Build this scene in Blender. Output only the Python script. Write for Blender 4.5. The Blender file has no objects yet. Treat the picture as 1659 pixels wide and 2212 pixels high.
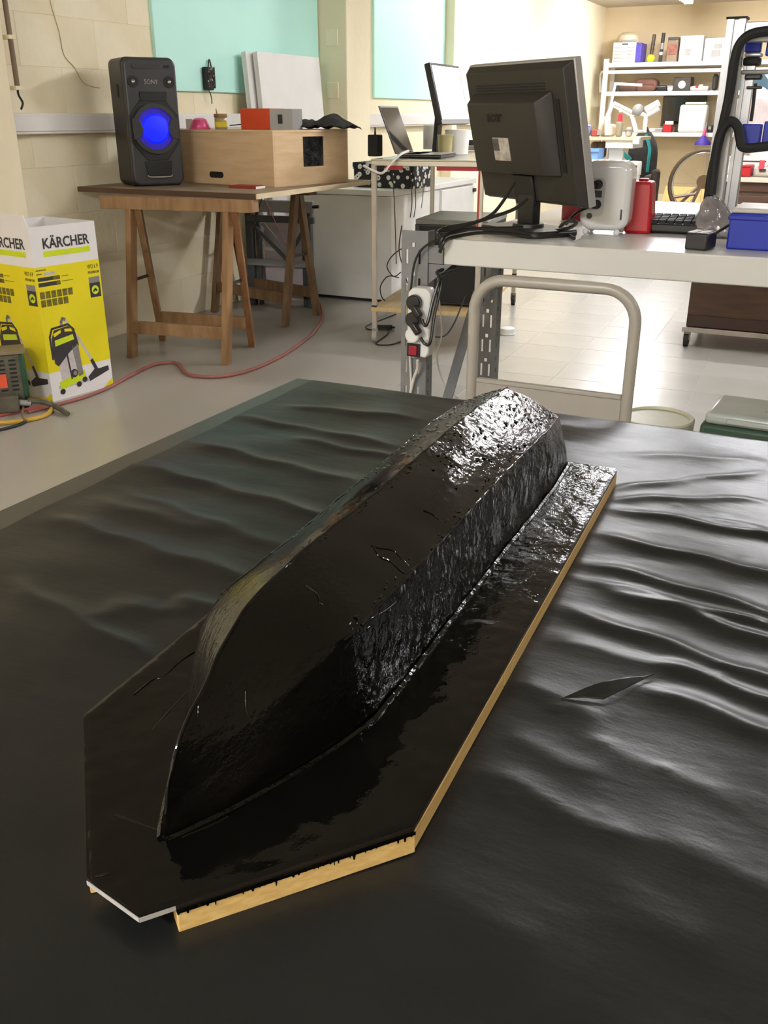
import bpy, bmesh, math, random
from mathutils import Vector, Matrix, noise
R = math.radians
random.seed(7)
scene = bpy.context.scene
col = scene.collection

# ---------------------------------------------------------------- camera
CAM_H, FPX, PITCH, YAW = 1.10, 2000.0, math.atan((1106 - 250) / 2000.0), R(26.5)
cam_data = bpy.data.cameras.new('camera')
cam = bpy.data.objects.new('camera', cam_data)
col.objects.link(cam)
cam.location = (0, 0, CAM_H)
cam.rotation_euler = (R(90) - PITCH, 0, YAW)
cam_data.sensor_fit = 'VERTICAL'
cam_data.sensor_height = 24.0
cam_data.lens = FPX / 2212.0 * 24.0
cam_data.clip_start = 0.02
scene.camera = cam

# ---------------------------------------------------------------- world, exposure
world = bpy.data.worlds.new('world')
scene.world = world
world.use_nodes = True
bgn = world.node_tree.nodes['Background']
bgn.inputs[0].default_value = (0.9, 0.95, 1.0, 1)
bgn.inputs[1].default_value = 0.02
vs = scene.view_settings
vs.view_transform = 'Standard'
vs.look = 'None'
vs.exposure = 0.0
vs.gamma = 1.0
vs.use_curve_mapping = False
scene.cycles.use_denoising = True
scene.cycles.max_bounces = 8
scene.cycles.sample_clamp_indirect = 8.0
LAMP_POWER = 2.4
# ceiling lamps: centre x, y, along-y?, strength
LAMPS = [(-2.32, 12.1, 1, 95.0), (-2.1, 9.3, 1, 135.0), (-0.78, 6.0, 0, 100.0),
         (2.2, 3.6, 1, 55.0), (1.9, 9.0, 1, 50.0), (-1.2, -1.6, 0, 150.0), (1.4, -2.3, 1, 105.0), (0.0, 4.9, 1, 48.0)]

# ---------------------------------------------------------------- placing helper: sight line of a photo pixel met with a real plane
def _ray(x, y):
    s, c = math.sin(PITCH), math.cos(PITCH)
    fh = Vector((-math.sin(YAW), math.cos(YAW), 0)); rt = Vector((math.cos(YAW), math.sin(YAW), 0)); z = Vector((0, 0, 1))
    return (fh * c - z * s) * FPX + rt * (x - 829.5) - (fh * s + z * c) * (y - 1106)
def at(x, y, X=None, Y=None, Z=None):
    d = _ray(x, y); o = Vector((0, 0, CAM_H))
    if X is not None: return o + d * (X / d.x)
    if Y is not None: return o + d * (Y / d.y)
    return o + d * ((Z - CAM_H) / d.z)

# ---------------------------------------------------------------- materials
def lin(c):
    c = c / 255.0
    return c / 12.92 if c <= 0.04045 else ((c + 0.055) / 1.055) ** 2.4
def S(r, g, b): return (lin(r), lin(g), lin(b), 1)
MATS = {}
def pm(name, rgb, rough=0.5, metal=0.0, var=0.08, vscale=6.0, bump=0.0, bscale=40.0, spec=0.5, coat=0.0,
       trans=0.0, emit=0.0, alpha=1.0, rgb2=None, stretch=(1, 1, 1), detail=4.0, fac=(0.35, 0.7), rvar=0.0):
    if name in MATS: return MATS[name]
    m = bpy.data.materials.new(name); m.use_nodes = True
    nt = m.node_tree; b = nt.nodes['Principled BSDF']
    tc = nt.nodes.new('ShaderNodeTexCoord'); mp = nt.nodes.new('ShaderNodeMapping')
    mp.inputs['Scale'].default_value = stretch
    nt.links.new(tc.outputs['Object'], mp.inputs[0])
    nz = nt.nodes.new('ShaderNodeTexNoise'); nz.inputs['Scale'].default_value = vscale; nz.inputs['Detail'].default_value = detail
    nt.links.new(mp.outputs[0], nz.inputs['Vector'])
    cr = nt.nodes.new('ShaderNodeValToRGB')
    c1 = S(*rgb); c2 = S(*rgb2) if rgb2 else tuple(min(1, v * (1 - var * 2.2)) for v in c1[:3]) + (1,)
    cr.color_ramp.elements[0].position = fac[0]; cr.color_ramp.elements[1].position = fac[1]
    cr.color_ramp.elements[0].color = c2; cr.color_ramp.elements[1].color = c1
    nt.links.new(nz.outputs['Fac'], cr.inputs[0])
    nt.links.new(cr.outputs[0], b.inputs['Base Color'])
    b.inputs['Roughness'].default_value = rough; b.inputs['Metallic'].default_value = metal
    b.inputs['Specular IOR Level'].default_value = spec; b.inputs['Coat Weight'].default_value = coat
    b.inputs['Transmission Weight'].default_value = trans; b.inputs['Alpha'].default_value = alpha
    if rvar:
        mr = nt.nodes.new('ShaderNodeMapRange'); mr.inputs['To Min'].default_value = max(0.02, rough - rvar); mr.inputs['To Max'].default_value = rough + rvar
        nt.links.new(nz.outputs['Fac'], mr.inputs['Value']); nt.links.new(mr.outputs[0], b.inputs['Roughness'])
    if emit:
        b.inputs['Emission Color'].default_value = c1; b.inputs['Emission Strength'].default_value = emit
    if bump:
        n2 = nt.nodes.new('ShaderNodeTexNoise'); n2.inputs['Scale'].default_value = bscale; n2.inputs['Detail'].default_value = 3.0
        nt.links.new(mp.outputs[0], n2.inputs['Vector'])
        bp = nt.nodes.new('ShaderNodeBump'); bp.inputs['Strength'].default_value = bump; bp.inputs['Distance'].default_value = 0.01
        nt.links.new(n2.outputs['Fac'], bp.inputs['Height']); nt.links.new(bp.outputs[0], b.inputs['Normal'])
    MATS[name] = m
    return m

# ---------------------------------------------------------------- mesh builder
class MB:
    def __init__(s): s.v = []; s.f = []
    def add(s, vs, fs, M=None):
        o = len(s.v)
        for p in vs: s.v.append(tuple(M @ Vector(p)) if M is not None else tuple(p))
        for f in fs: s.f.append(tuple(o + i for i in f))
        return s
    def box(s, x0, x1, y0, y1, z0, z1, M=None):
        v = [(x, y, z) for z in (z0, z1) for y in (y0, y1) for x in (x0, x1)]
        return s.add(v, [(0, 2, 3, 1), (4, 5, 7, 6), (0, 1, 5, 4), (2, 6, 7, 3), (0, 4, 6, 2), (1, 3, 7, 5)], M)
    def bar(s, p0, p1, w, h, up=(0, 0, 1)):
        p0 = Vector(p0); p1 = Vector(p1); d = (p1 - p0).normalized(); up = Vector(up)
        if abs(d.dot(up)) > 0.98: up = Vector((0, 1, 0))
        a = d.cross(up).normalized(); b = a.cross(d).normalized()
        v = [p + a * (i * w / 2) + b * (j * h / 2) for p in (p0, p1) for i, j in ((-1, -1), (1, -1), (1, 1), (-1, 1))]
        return s.add(v, [(0, 1, 2, 3), (7, 6, 5, 4), (0, 4, 5, 1), (1, 5, 6, 2), (2, 6, 7, 3), (3, 7, 4, 0)])
    def cyl(s, p0, p1, r0, r1=None, n=16):
        p0 = Vector(p0); p1 = Vector(p1); r1 = r0 if r1 is None else r1
        d = (p1 - p0).normalized(); a = d.orthogonal().normalized(); b = d.cross(a)
        v = []
        for p, r in ((p0, r0), (p1, r1)):
            for i in range(n):
                t = 2 * math.pi * i / n; v.append(p + a * (r * math.cos(t)) + b * (r * math.sin(t)))
        f = [(i, (i + 1) % n, n + (i + 1) % n, n + i) for i in range(n)]
        f += [tuple(range(n))[::-1], tuple(range(n, 2 * n))]
        return s.add(v, f)
    def tube(s, pts, r, n=8, smooth=0, closed=False, r_end=None):
        pts = [Vector(p) for p in pts]
        if smooth:
            q = []; m = len(pts)
            rng = range(m) if closed else range(m - 1)
            for i in rng:
                g = (lambda k: pts[k % m]) if closed else (lambda k: pts[max(0, min(m - 1, k))])
                a, b, c, d = g(i - 1), g(i), g(i + 1), g(i + 2)
                for k in range(smooth):
                    t = k / smooth
                    q.append(0.5 * ((2 * b) + (c - a) * t + (2 * a - 5 * b + 4 * c - d) * t * t + (3 * b - a - 3 * c + d) * t ** 3))
            if not closed: q.append(pts[-1])
            pts = q
        m = len(pts); v = []
        prev = None
        for i, p in enumerate(pts):
            if closed: t = (pts[(i + 1) % m] - pts[i - 1]).normalized()
            else: t = (pts[min(m - 1, i + 1)] - pts[max(0, i - 1)]).normalized()
            if prev is None: a = t.orthogonal().normalized()
            else:
                a = (prev - t * prev.dot(t))
                a = a.normalized() if a.length > 1e-6 else t.orthogonal().normalized()
            prev = a; b = t.cross(a)
            rr = r if r_end is None else r + (r_end - r) * i / (m - 1)
            for k in range(n):
                w = 2 * math.pi * k / n; v.append(p + a * (rr * math.cos(w)) + b * (rr * math.sin(w)))
        f = []
        for i in range(m if closed else m - 1):
            j = (i + 1) % m
            for k in range(n): f.append((i * n + k, i * n + (k + 1) % n, j * n + (k + 1) % n, j * n + k))
        if not closed: f += [tuple(range(n))[::-1], tuple(range((m - 1) * n, m * n))]
        return s.add(v, f)
    def lathe(s, prof, c=(0, 0, 0), n=24, M=None):
        v = []; f = []; m = len(prof)
        for r, z in prof:
            for k in range(n):
                t = 2 * math.pi * k / n; v.append((c[0] + r * math.cos(t), c[1] + r * math.sin(t), c[2] + z))
        for i in range(m - 1):
            for k in range(n): f.append((i * n + k, i * n + (k + 1) % n, (i + 1) * n + (k + 1) % n, (i + 1) * n + k))
        if prof[0][0] > 1e-5: f.append(tuple(range(n))[::-1])
        if prof[-1][0] > 1e-5: f.append(tuple(range((m - 1) * n, m * n)))
        return s.add(v, f, M)
    def prism(s, poly, o, A, B, depth, cap=True):
        o = Vector(o); A = Vector(A); B = Vector(B); N = A.cross(B).normalized() * depth; n = len(poly)
        v = [o + A * a + B * b for a, b in poly] + [o + A * a + B * b + N for a, b in poly]
        f = [(i, (i + 1) % n, n + (i + 1) % n, n + i) for i in range(n)]
        if cap: f += [tuple(range(n))[::-1], tuple(range(n, 2 * n))]
        return s.add(v, f)
    def ball(s, c, r, n=14, m=8, sc=(1, 1, 1)):
        prof = [(math.sin(math.pi * i / m) * r, -math.cos(math.pi * i / m) * r) for i in range(m + 1)]
        M = Matrix.Translation(Vector(c)) @ Matrix.Diagonal((sc[0], sc[1], sc[2], 1))
        return s.lathe(prof, (0, 0, 0), n, M)
    def grid(s, fn, nu, nv):
        v = [fn(i / nu, j / nv) for j in range(nv + 1) for i in range(nu + 1)]; w = nu + 1
        return s.add(v, [(j * w + i, j * w + i + 1, (j + 1) * w + i + 1, (j + 1) * w + i) for j in range(nv) for i in range(nu)])
    def build(s, name, mat, parent=None, smooth=False, bevel=0.0, seg=2, world=False, ang=35, weld=False):
        me = bpy.data.meshes.new(name)
        vv = s.v
        if world and parent is not None:
            Mi = WORLD[parent.name].inverted(); vv = [tuple(Mi @ Vector(p)) for p in vv]
        me.from_pydata([tuple(p) for p in vv], [], s.f)
        bm = bmesh.new(); bm.from_mesh(me)
        if weld: bmesh.ops.remove_doubles(bm, verts=bm.verts, dist=1e-5)
        bmesh.ops.recalc_face_normals(bm, faces=bm.faces); bm.to_mesh(me); bm.free()
        me.materials.append(mat)
        if smooth:
            for p in me.polygons: p.use_smooth = True
            me.set_sharp_from_angle(angle=R(ang))
        o = bpy.data.objects.new(name, me); col.objects.link(o)
        if parent is not None:
            o.parent = parent
            WORLD[o.name] = WORLD[parent.name].copy()
        else: WORLD[o.name] = Matrix.Identity(4)
        if bevel:
            md = o.modifiers.new('bevel', 'BEVEL'); md.width = bevel; md.segments = seg; md.limit_method = 'ANGLE'; md.angle_limit = R(40)
            for p in me.polygons: p.use_smooth = True
            if not smooth: me.set_sharp_from_angle(angle=R(60))
            md.harden_normals = False
        return o
WORLD = {}
def rrect(w, h, r, n=5, cx=0, cy=0):
    out = []
    for k, (sx, sy) in enumerate(((1, -1), (1, 1), (-1, 1), (-1, -1))):
        for i in range(n + 1):
            t = -math.pi / 2 + k * math.pi / 2 + (math.pi / 2) * i / n
            out.append((cx + sx * (w / 2 - r) + r * math.cos(t), cy + sy * (h / 2 - r) + r * math.sin(t)))
    return out
def circ(r, n=20, cx=0, cy=0): return [(cx + r * math.cos(2 * math.pi * i / n), cy + r * math.sin(2 * math.pi * i / n)) for i in range(n)]
def thing(name, label, cat, loc=(0, 0, 0), rz=0.0, group=None, rx=0.0):
    o = bpy.data.objects.new(name, None); col.objects.link(o)
    o.empty_display_size = 0.05
    o.location = loc; o.rotation_euler = (rx, 0, rz)
    o['label'] = label; o['category'] = cat
    if group: o['group'] = group
    WORLD[o.name] = Matrix.Translation(Vector(loc)) @ Matrix.Rotation(rz, 4, 'Z') @ Matrix.Rotation(rx, 4, 'X')
    return o
def tag(o, label, cat, group=None, kind=None):
    o['label'] = label; o['category'] = cat
    if group: o['group'] = group
    if kind: o['kind'] = kind
    return o
def base_at(o, loc):
    """move a one-mesh thing's origin to loc, keeping its shape where it stands"""
    o.data.transform(Matrix.Translation(-Vector(loc))); o.location = loc
    return o
def struct(o, label, cat): return tag(o, label, cat, kind='structure')
def piece(name, me, loc, parent, mat=None, rz=0.0, sc=None):
    o = bpy.data.objects.new(name, me); col.objects.link(o); o.parent = parent; o.location = loc; o.rotation_euler = (0, 0, rz)
    if sc: o.scale = sc
    return o
def lettering(s, size, name, mat, parent, o, A, B, depth=0.0006, world=True, align='LEFT', wfit=None, bold=0.0):
    """flat letters, baseline start o, reading along A, rising along B"""
    cu = bpy.data.curves.new('lettering_curve', 'FONT'); cu.body = s; cu.size = size; cu.align_x = align; cu.extrude = depth / 2; cu.offset = bold
    cu.resolution_u = 3
    t = bpy.data.objects.new('lettering_tmp', cu); col.objects.link(t)
    dg = bpy.context.evaluated_depsgraph_get(); me = bpy.data.meshes.new_from_object(t.evaluated_get(dg))
    bpy.data.objects.remove(t); bpy.data.curves.remove(cu)
    o = Vector(o); A = Vector(A).normalized(); B = Vector(B).normalized(); N = A.cross(B)
    k = 1.0
    if wfit:
        xs = [v.co.x for v in me.vertices]; k = wfit / (max(xs) - min(xs))
    mb = MB(); mb.v = [tuple(o + A * (v.co.x * k) + B * v.co.y + N * (v.co.z + depth / 2)) for v in me.vertices]; mb.f = [tuple(p.vertices) for p in me.polygons]
    bpy.data.meshes.remove(me)
    return mb.build(name, mat, parent, world=world)
def copy_tree(o, parent=None):
    c = o.copy(); col.objects.link(c); c.parent = parent
    for ch in o.children: copy_tree(ch, c)
    return c

# ================================================================ materials
M_wall = pm('cream_wall_paint', (238, 228, 198), 0.75, var=0.05, vscale=2.2, bump=0.25, bscale=22, rgb2=(230, 217, 184))
M_block = pm('cream_block_paint', (238, 228, 198), 0.7, vscale=2.6, bump=0.3, bscale=26, rgb2=(226, 213, 178), fac=(0.3, 0.65))
M_back = pm('dimmed_wall_paint', (218, 198, 160), 0.8, vscale=1.5, bump=0.15, bscale=18)  # same cream paint; dim light at the far end put into its colour
M_mint = pm('mint_panel_paint', (198, 250, 238), 0.5, var=0.03, vscale=1.5)
M_ceil = pm('ceiling_paint', (202, 192, 174), 0.8, var=0.04, vscale=1.5)
M_floor = pm('grey_floor_paint', (170, 166, 158), 0.30, var=0.05, vscale=1.6, rgb2=(160, 155, 146))
M_tile = pm('floor_tile_paint', (172, 169, 162), 0.24, var=0.04, vscale=2.2, bump=0.05, bscale=7)
M_white = pm('white_paint', (226, 225, 220), 0.45, var=0.03)
M_trunk = pm('white_trunking_plastic', (226, 222, 216), 0.45, var=0.03)
M_lam = pm('white_laminate', (214, 213, 207), 0.30, var=0.03)
M_blackp = pm('black_plastic', (30, 29, 28), 0.38, var=0.1)
M_matblack = pm('matt_black', (22, 22, 22), 0.7, var=0.1, bump=0.1, bscale=60)
M_dark = pm('charcoal_plastic', (47, 46, 44), 0.42, var=0.08)
M_steel = pm('grey_steel_paint', (150, 149, 145), 0.4, var=0.06)
M_galv = pm('galvanised_grey_steel', (128, 130, 132), 0.42, metal=0.35, var=0.1, vscale=14)
M_chrome = pm('brushed_steel', (190, 186, 178), 0.28, metal=0.9, var=0.05)
M_alu = pm('aluminium', (196, 198, 202), 0.35, metal=0.6, var=0.04)
M_ply = pm('plywood', (216, 188, 150), 0.6, vscale=5, stretch=(1, 1, 7), rgb2=(202, 170, 130), bump=0.05, bscale=30)
M_plyd = pm('plywood_dark', (158, 116, 78), 0.6, vscale=5, stretch=(1, 1, 7), rgb2=(140, 100, 64), bump=0.05, bscale=30)
M_pine = pm('pine_wood', (160, 126, 88), 0.55, vscale=7, stretch=(4, 4, 0.8), rgb2=(132, 98, 62), bump=0.06, bscale=30)
M_pined = pm('aged_pine_wood', (128, 100, 68), 0.6, vscale=7, stretch=(4, 4, 0.8), rgb2=(98, 74, 48), bump=0.06, bscale=30)
M_batten = pm('pale_batten_wood', (222, 190, 124), 0.5, vscale=20, stretch=(8, 0.6, 14), rgb2=(202, 164, 96), bump=0.05, bscale=50)
M_boardtop = pm('worn_board_top', (150, 132, 106), 0.6, vscale=8, rgb2=(120, 100, 76))
M_wal = pm('dark_walnut', (84, 58, 42), 0.5, vscale=6, stretch=(1, 6, 6), rgb2=(64, 42, 30))
M_red = pm('red_plastic', (176, 24, 34), 0.35, var=0.06)
M_blue = pm('blue_plastic', (24, 46, 168), 0.45, var=0.06)
M_yellow = pm('print_yellow', (232, 216, 10), 0.5, var=0.02)
M_lime = pm('print_lime', (206, 222, 22), 0.5, var=0.02)
M_card = pm('white_carton', (234, 230, 228), 0.55, var=0.03)
M_ink = pm('print_dark_ink', (52, 48, 50), 0.5, var=0.05)
M_inkg = pm('print_grey_ink', (140, 134, 132), 0.5, var=0.08, vscale=60)
M_inkl = pm('print_pale_ink', (206, 198, 196), 0.5, var=0.08, vscale=40)
M_olive = pm('print_olive', (128, 118, 22), 0.5, var=0.25, vscale=80)
M_screen = pm('lit_screen', (250, 250, 255), 0.3, emit=1.1, var=0.0)
M_glossdark = pm('dark_screen_glass', (26, 25, 24), 0.06, var=0.02)
M_clear = pm('clear_plastic', (235, 238, 240), 0.12, trans=0.85, var=0.02)
M_rubber = pm('dark_rubber', (38, 36, 34), 0.65, var=0.1)
M_cordw = pm('white_cord', (214, 210, 202), 0.5, var=0.04)
M_foil = pm('crinkled_black_foil', (84, 84, 86), 0.14, var=0.3, vscale=20, bump=1.0, bscale=28, metal=0.75)
M_table = pm('dark_table_laminate', (56, 54, 46), 0.30, var=0.08, vscale=5)

def resin(name, rough, layers):
    """glossy black resin; layers: (scale, strength, distance, stretch)"""
    m = bpy.data.materials.new(name); m.use_nodes = True; nt = m.node_tree; b = nt.nodes['Principled BSDF']
    tc = nt.nodes.new('ShaderNodeTexCoord')
    nz0 = nt.nodes.new('ShaderNodeTexNoise'); nz0.inputs['Scale'].default_value = 9
    nt.links.new(tc.outputs['Object'], nz0.inputs['Vector'])
    cr = nt.nodes.new('ShaderNodeValToRGB'); cr.color_ramp.elements[0].color = (0.0010, 0.0010, 0.0009, 1); cr.color_ramp.elements[1].color = (0.0026, 0.0024, 0.0020, 1)
    nt.links.new(nz0.outputs['Fac'], cr.inputs[0]); nt.links.new(cr.outputs[0], b.inputs['Base Color'])
    b.inputs['Roughness'].default_value = rough; b.inputs['IOR'].default_value = 1.43
    prev = None
    for sc, st, dist, stretch, kind in layers:
        mp = nt.nodes.new('ShaderNodeMapping'); mp.inputs['Scale'].default_value = stretch
        nt.links.new(tc.outputs['Object'], mp.inputs[0])
        if kind == 'v':
            tx = nt.nodes.new('ShaderNodeTexVoronoi'); tx.inputs['Scale'].default_value = sc; out = tx.outputs['Distance']
        else:
            tx = nt.nodes.new('ShaderNodeTexNoise'); tx.inputs['Scale'].default_value = sc; tx.inputs['Detail'].default_value = 4; out = tx.outputs['Fac']
        nt.links.new(mp.outputs[0], tx.inputs['Vector'])
        src = out
        if kind == 'm':      # patches: ripples only here and there
            n3 = nt.nodes.new('ShaderNodeTexNoise'); n3.inputs['Scale'].default_value = 7; n3.inputs['Detail'].default_value = 1
            nt.links.new(tc.outputs['Object'], n3.inputs['Vector'])
            rp = nt.nodes.new('ShaderNodeValToRGB'); rp.color_ramp.elements[0].position = 0.48; rp.color_ramp.elements[1].position = 0.62
            nt.links.new(n3.outputs['Fac'], rp.inputs[0])
            mu = nt.nodes.new('ShaderNodeMath'); mu.operation = 'MULTIPLY'
            nt.links.new(out, mu.inputs[0]); nt.links.new(rp.outputs[0], mu.inputs[1]); src = mu.outputs[0]
        if isinstance(kind, tuple):      # rougher brushing towards the stern
            sp_ = nt.nodes.new('ShaderNodeSeparateXYZ'); nt.links.new(tc.outputs['Object'], sp_.inputs[0])
            rm = nt.nodes.new('ShaderNodeMapRange'); rm.inputs['From Min'].default_value = kind[1]; rm.inputs['From Max'].default_value = kind[2]
            rm.inputs['To Min'].default_value = kind[3]; nt.links.new(sp_.outputs['Y'], rm.inputs['Value'])
            mu = nt.nodes.new('ShaderNodeMath'); mu.operation = 'MULTIPLY'
            nt.links.new(out, mu.inputs[0]); nt.links.new(rm.outputs[0], mu.inputs[1]); src = mu.outputs[0]
        bp = nt.nodes.new('ShaderNodeBump'); bp.inputs['Strength'].default_value = st; bp.inputs['Distance'].default_value = dist
        nt.links.new(src, bp.inputs['Height'])
        if prev is not None: nt.links.new(prev, bp.inputs['Normal'])
        prev = bp.outputs[0]
    nt.links.new(prev, b.inputs['Normal'])
    return m
M_resin_smooth = resin('wet_black_resin', 0.03, [(20, 0.18, 0.003, (3, 0.25, 3), 'n'), (110, 0.8, 0.0022, (1.2, 0.8, 1), ('r', 0.40, 0.74, 0.02)), (170, 0.5, 0.0014, (1.5, 0.7, 1), 'm')])
M_resin_side = resin('wet_black_resin_rough', 0.06, [(48, 0.8, 0.005, (1, 1, 1), 'n'), (150, 0.35, 0.002, (1, 1, 1), 'n')])
M_resin_board = resin('wet_black_resin_board', 0.03, [(26, 0.2, 0.003, (1, 1, 1), 'n'), (130, 0.5, 0.0020, (1.0, 1.0, 1), ('r', 0.30, 0.70, 0.15))])

def sheet_mat():
    m = bpy.data.materials.new('black_plastic_film'); m.use_nodes = True; nt = m.node_tree; b = nt.nodes['Principled BSDF']
    tc = nt.nodes.new('ShaderNodeTexCoord')
    n1 = nt.nodes.new('ShaderNodeTexNoise'); n1.inputs['Scale'].default_value = 14; n1.inputs['Detail'].default_value = 5
    nt.links.new(tc.outputs['Object'], n1.inputs['Vector'])
    cr = nt.nodes.new('ShaderNodeValToRGB'); cr.color_ramp.elements[0].color = (0.0060, 0.0064, 0.0060, 1); cr.color_ramp.elements[1].color = (0.0110, 0.0115, 0.0106, 1)
    nt.links.new(n1.outputs['Fac'], cr.inputs[0]); nt.links.new(cr.outputs[0], b.inputs['Base Color'])
    mr = nt.nodes.new('ShaderNodeMapRange'); mr.inputs['To Min'].default_value = 0.22; mr.inputs['To Max'].default_value = 0.36
    b.inputs['Roughness'].default_value = 0.34; b.inputs['Specular IOR Level'].default_value = 0.36
    mp = nt.nodes.new('ShaderNodeMapping'); mp.inputs['Scale'].default_value = (0.35, 1, 1); mp.inputs['Rotation'].default_value = (0, 0, R(12))
    nt.links.new(tc.outputs['Object'], mp.inputs[0])
    n2 = nt.nodes.new('ShaderNodeTexNoise'); n2.inputs['Scale'].default_value = 38; n2.inputs['Detail'].default_value = 3
    nt.links.new(mp.outputs[0], n2.inputs['Vector'])
    bp = nt.nodes.new('ShaderNodeBump'); bp.inputs['Strength'].default_value = 0.35; bp.inputs['Distance'].default_value = 0.0025
    nt.links.new(n2.outputs['Fac'], bp.inputs['Height'])
    n4 = nt.nodes.new('ShaderNodeTexNoise'); n4.inputs['Scale'].default_value = 400
    nt.links.new(tc.outputs['Object'], n4.inputs['Vector'])
    b2 = nt.nodes.new('ShaderNodeBump'); b2.inputs['Strength'].default_value = 0.12; b2.inputs['Distance'].default_value = 0.0008
    nt.links.new(n4.outputs['Fac'], b2.inputs['Height']); nt.links.new(bp.outputs[0], b2.inputs['Normal'])
    nt.links.new(b2.outputs[0], b.inputs['Normal'])
    return m
M_sheet = sheet_mat()

# ================================================================ the room
WX, BY, CZ = -3.53, 13.60, 2.40
floor = struct(MB().box(WX - 0.25, 4.0, -3.0, BY + 0.2, -0.12, 0.0).build('floor', M_floor), 'light grey painted concrete floor with tile joints showing', 'floor')
# tiles where the photo shows their joints
TS, TA = 0.305, R(2.9)
tb = MB(); g, h = 0.0009, TS / 2
tb.add([(-h + g, -h + g, 0), (h - g, -h + g, 0), (h - g, h - g, 0), (-h + g, h - g, 0),
        (-h + g + .0015, -h + g + .0015, .0011), (h - g - .0015, -h + g + .0015, .0011), (h - g - .0015, h - g - .0015, .0011), (-h + g + .0015, h - g - .0015, .0011)],
       [(4, 5, 6, 7), (0, 1, 5, 4), (1, 2, 6, 5), (2, 3, 7, 6), (3, 0, 4, 7)])
t0 = tb.build('tile', M_tile, floor); tme = t0.data; bpy.data.objects.remove(t0)
for i in range(8):
    for j in range(15):
        x = -1.42 + (i + 0.5 - 1) * TS; y = 3.42 + (j + 0.5) * TS
        xr = -1.42 + (x + 1.42) * math.cos(TA) - (y - 3.42) * math.sin(TA); yr = 3.42 + (x + 1.42) * math.sin(TA) + (y - 3.42) * math.cos(TA)
        piece('tile', tme, (xr, yr, random.uniform(-0.0003, 0.0002)), floor, rz=TA)
struct(MB().box(WX - 0.25, 4.0, -3.0, BY + 0.2, CZ, CZ + 0.12).build('ceiling', M_ceil), 'pale cream flat ceiling over the workshop', 'ceiling')
wall = MB().box(WX - 0.25, WX - 0.002, -3.0, 6.06, 0, CZ).box(WX - 0.25, WX, 6.06, BY, 0, CZ).build('wall_left', M_wall)
struct(wall, 'cream painted block wall behind the loudspeaker', 'wall')
bw, bh = 0.50, 0.218
bb = MB(); a_, b_, c_ = bw / 2 - .0006, bh / 2 - .0006, .0022
bb.add([(0, -a_, -b_), (0, a_, -b_), (0, a_, b_), (0, -a_, b_), (.0020, -a_ + c_, -b_ + c_), (.0020, a_ - c_, -b_ + c_), (.0020, a_ - c_, b_ - c_), (.0020, -a_ + c_, b_ - c_)],
       [(4, 5, 6, 7), (0, 1, 5, 4), (1, 2, 6, 5), (2, 3, 7, 6), (3, 0, 4, 7)])
k0 = bb.build('block', M_block, wall); kme = k0.data; bpy.data.objects.remove(k0)
for r_ in range(11):
    off = 0.25 if r_ % 2 else 0.0
    for c2 in range(8):
        y = 2.16 + off + c2 * bw
        z = (r_ + 0.5) * bh
        if y > 5.75 or (z > 1.33 and y > 4.5): continue
        piece('block', kme, (WX - 0.002 + random.uniform(-.0003, .0003), y, z), wall)
struct(MB().box(WX - 0.25, 4.0, BY, BY + 0.2, 0, CZ).build('wall_back', M_back), 'cream far wall toned tan for dim light behind the white shelving', 'wall')
struct(MB().box(4.0, 4.2, -3.0, BY + 0.2, 0, CZ).build('wall_right', pm('darkened_tan_wall_paint', (158, 144, 122), .8, vscale=1.5)), 'unseen right workshop wall, tan darkened to weaken reflections', 'wall')  # out of view; colour darkened so the hull side reflects less light
struct(MB().box(WX - 0.25, 4.2, -3.2, -3.0, 0, CZ).build('wall_front', M_wall), 'cream painted wall behind the camera', 'wall')
# pillars standing proud of the left wall
struct(MB().box(WX, -3.40, 2.55, 3.21, 0, CZ).build('trim_1', M_wall, bevel=0.006), 'cream wall pillar beside the carton at the left', 'pillar')
p1 = struct(MB().box(WX, -3.30, 6.06, 6.40, 0, CZ).build('trim_2', M_wall, bevel=0.006), 'cream pillar standing between the two mint panels', 'pillar')
pl = MB()
for z in (0.30, 0.62, 0.94, 1.26, 1.58, 1.9, 2.2): pl.box(-3.455, -3.365, 6.052, 6.062, z - 0.05, z + 0.05)
pl.build('patch', M_block, p1, bevel=0.003)
struct(MB().box(WX, -3.43, 8.23, 8.34, 0, CZ).build('trim_3', M_wall, bevel=0.005), 'narrow cream pillar right of the far mint panel', 'pillar')
struct(MB().box(WX - .004, WX + 0.02, 4.34, 6.05, 1.225, 2.38).build('trim_4', M_mint, bevel=0.003), 'large mint green wall panel above the plywood case', 'panel')
struct(MB().box(WX, WX + 0.02, 6.88, 8.22, 1.225, 2.38).build('trim_5', M_mint, bevel=0.003), 'narrower mint green wall panel above the open laptop', 'panel')
struct(MB().box(-2.9, -0.6, BY - 0.03, BY, 0, 0.12).build('baseboard_back', M_wall, bevel=0.004), 'cream skirting along the far wall', 'baseboard')

# cable trunking on the left wall
def trunk(y0, y1, label):
    t = thing('cable_trunking', label, 'trunking', (WX, (y0 + y1) / 2, 1.02), group='white trunking runs on the left wall')
    MB().box(WX, WX + 0.05, y0, y1, 1.022, 1.112).build('channel', M_trunk, t, bevel=0.003, world=True)
    MB().box(WX + 0.05, WX + 0.056, y0, y1, 1.034, 1.100).build('cover', M_trunk, t, bevel=0.002, world=True)
trunk(3.22, 6.05, 'long white cable trunking on the wall behind the loudspeaker')
trunk(6.42, 9.6, 'white cable trunking on the wall behind the laptop cart')

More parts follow.
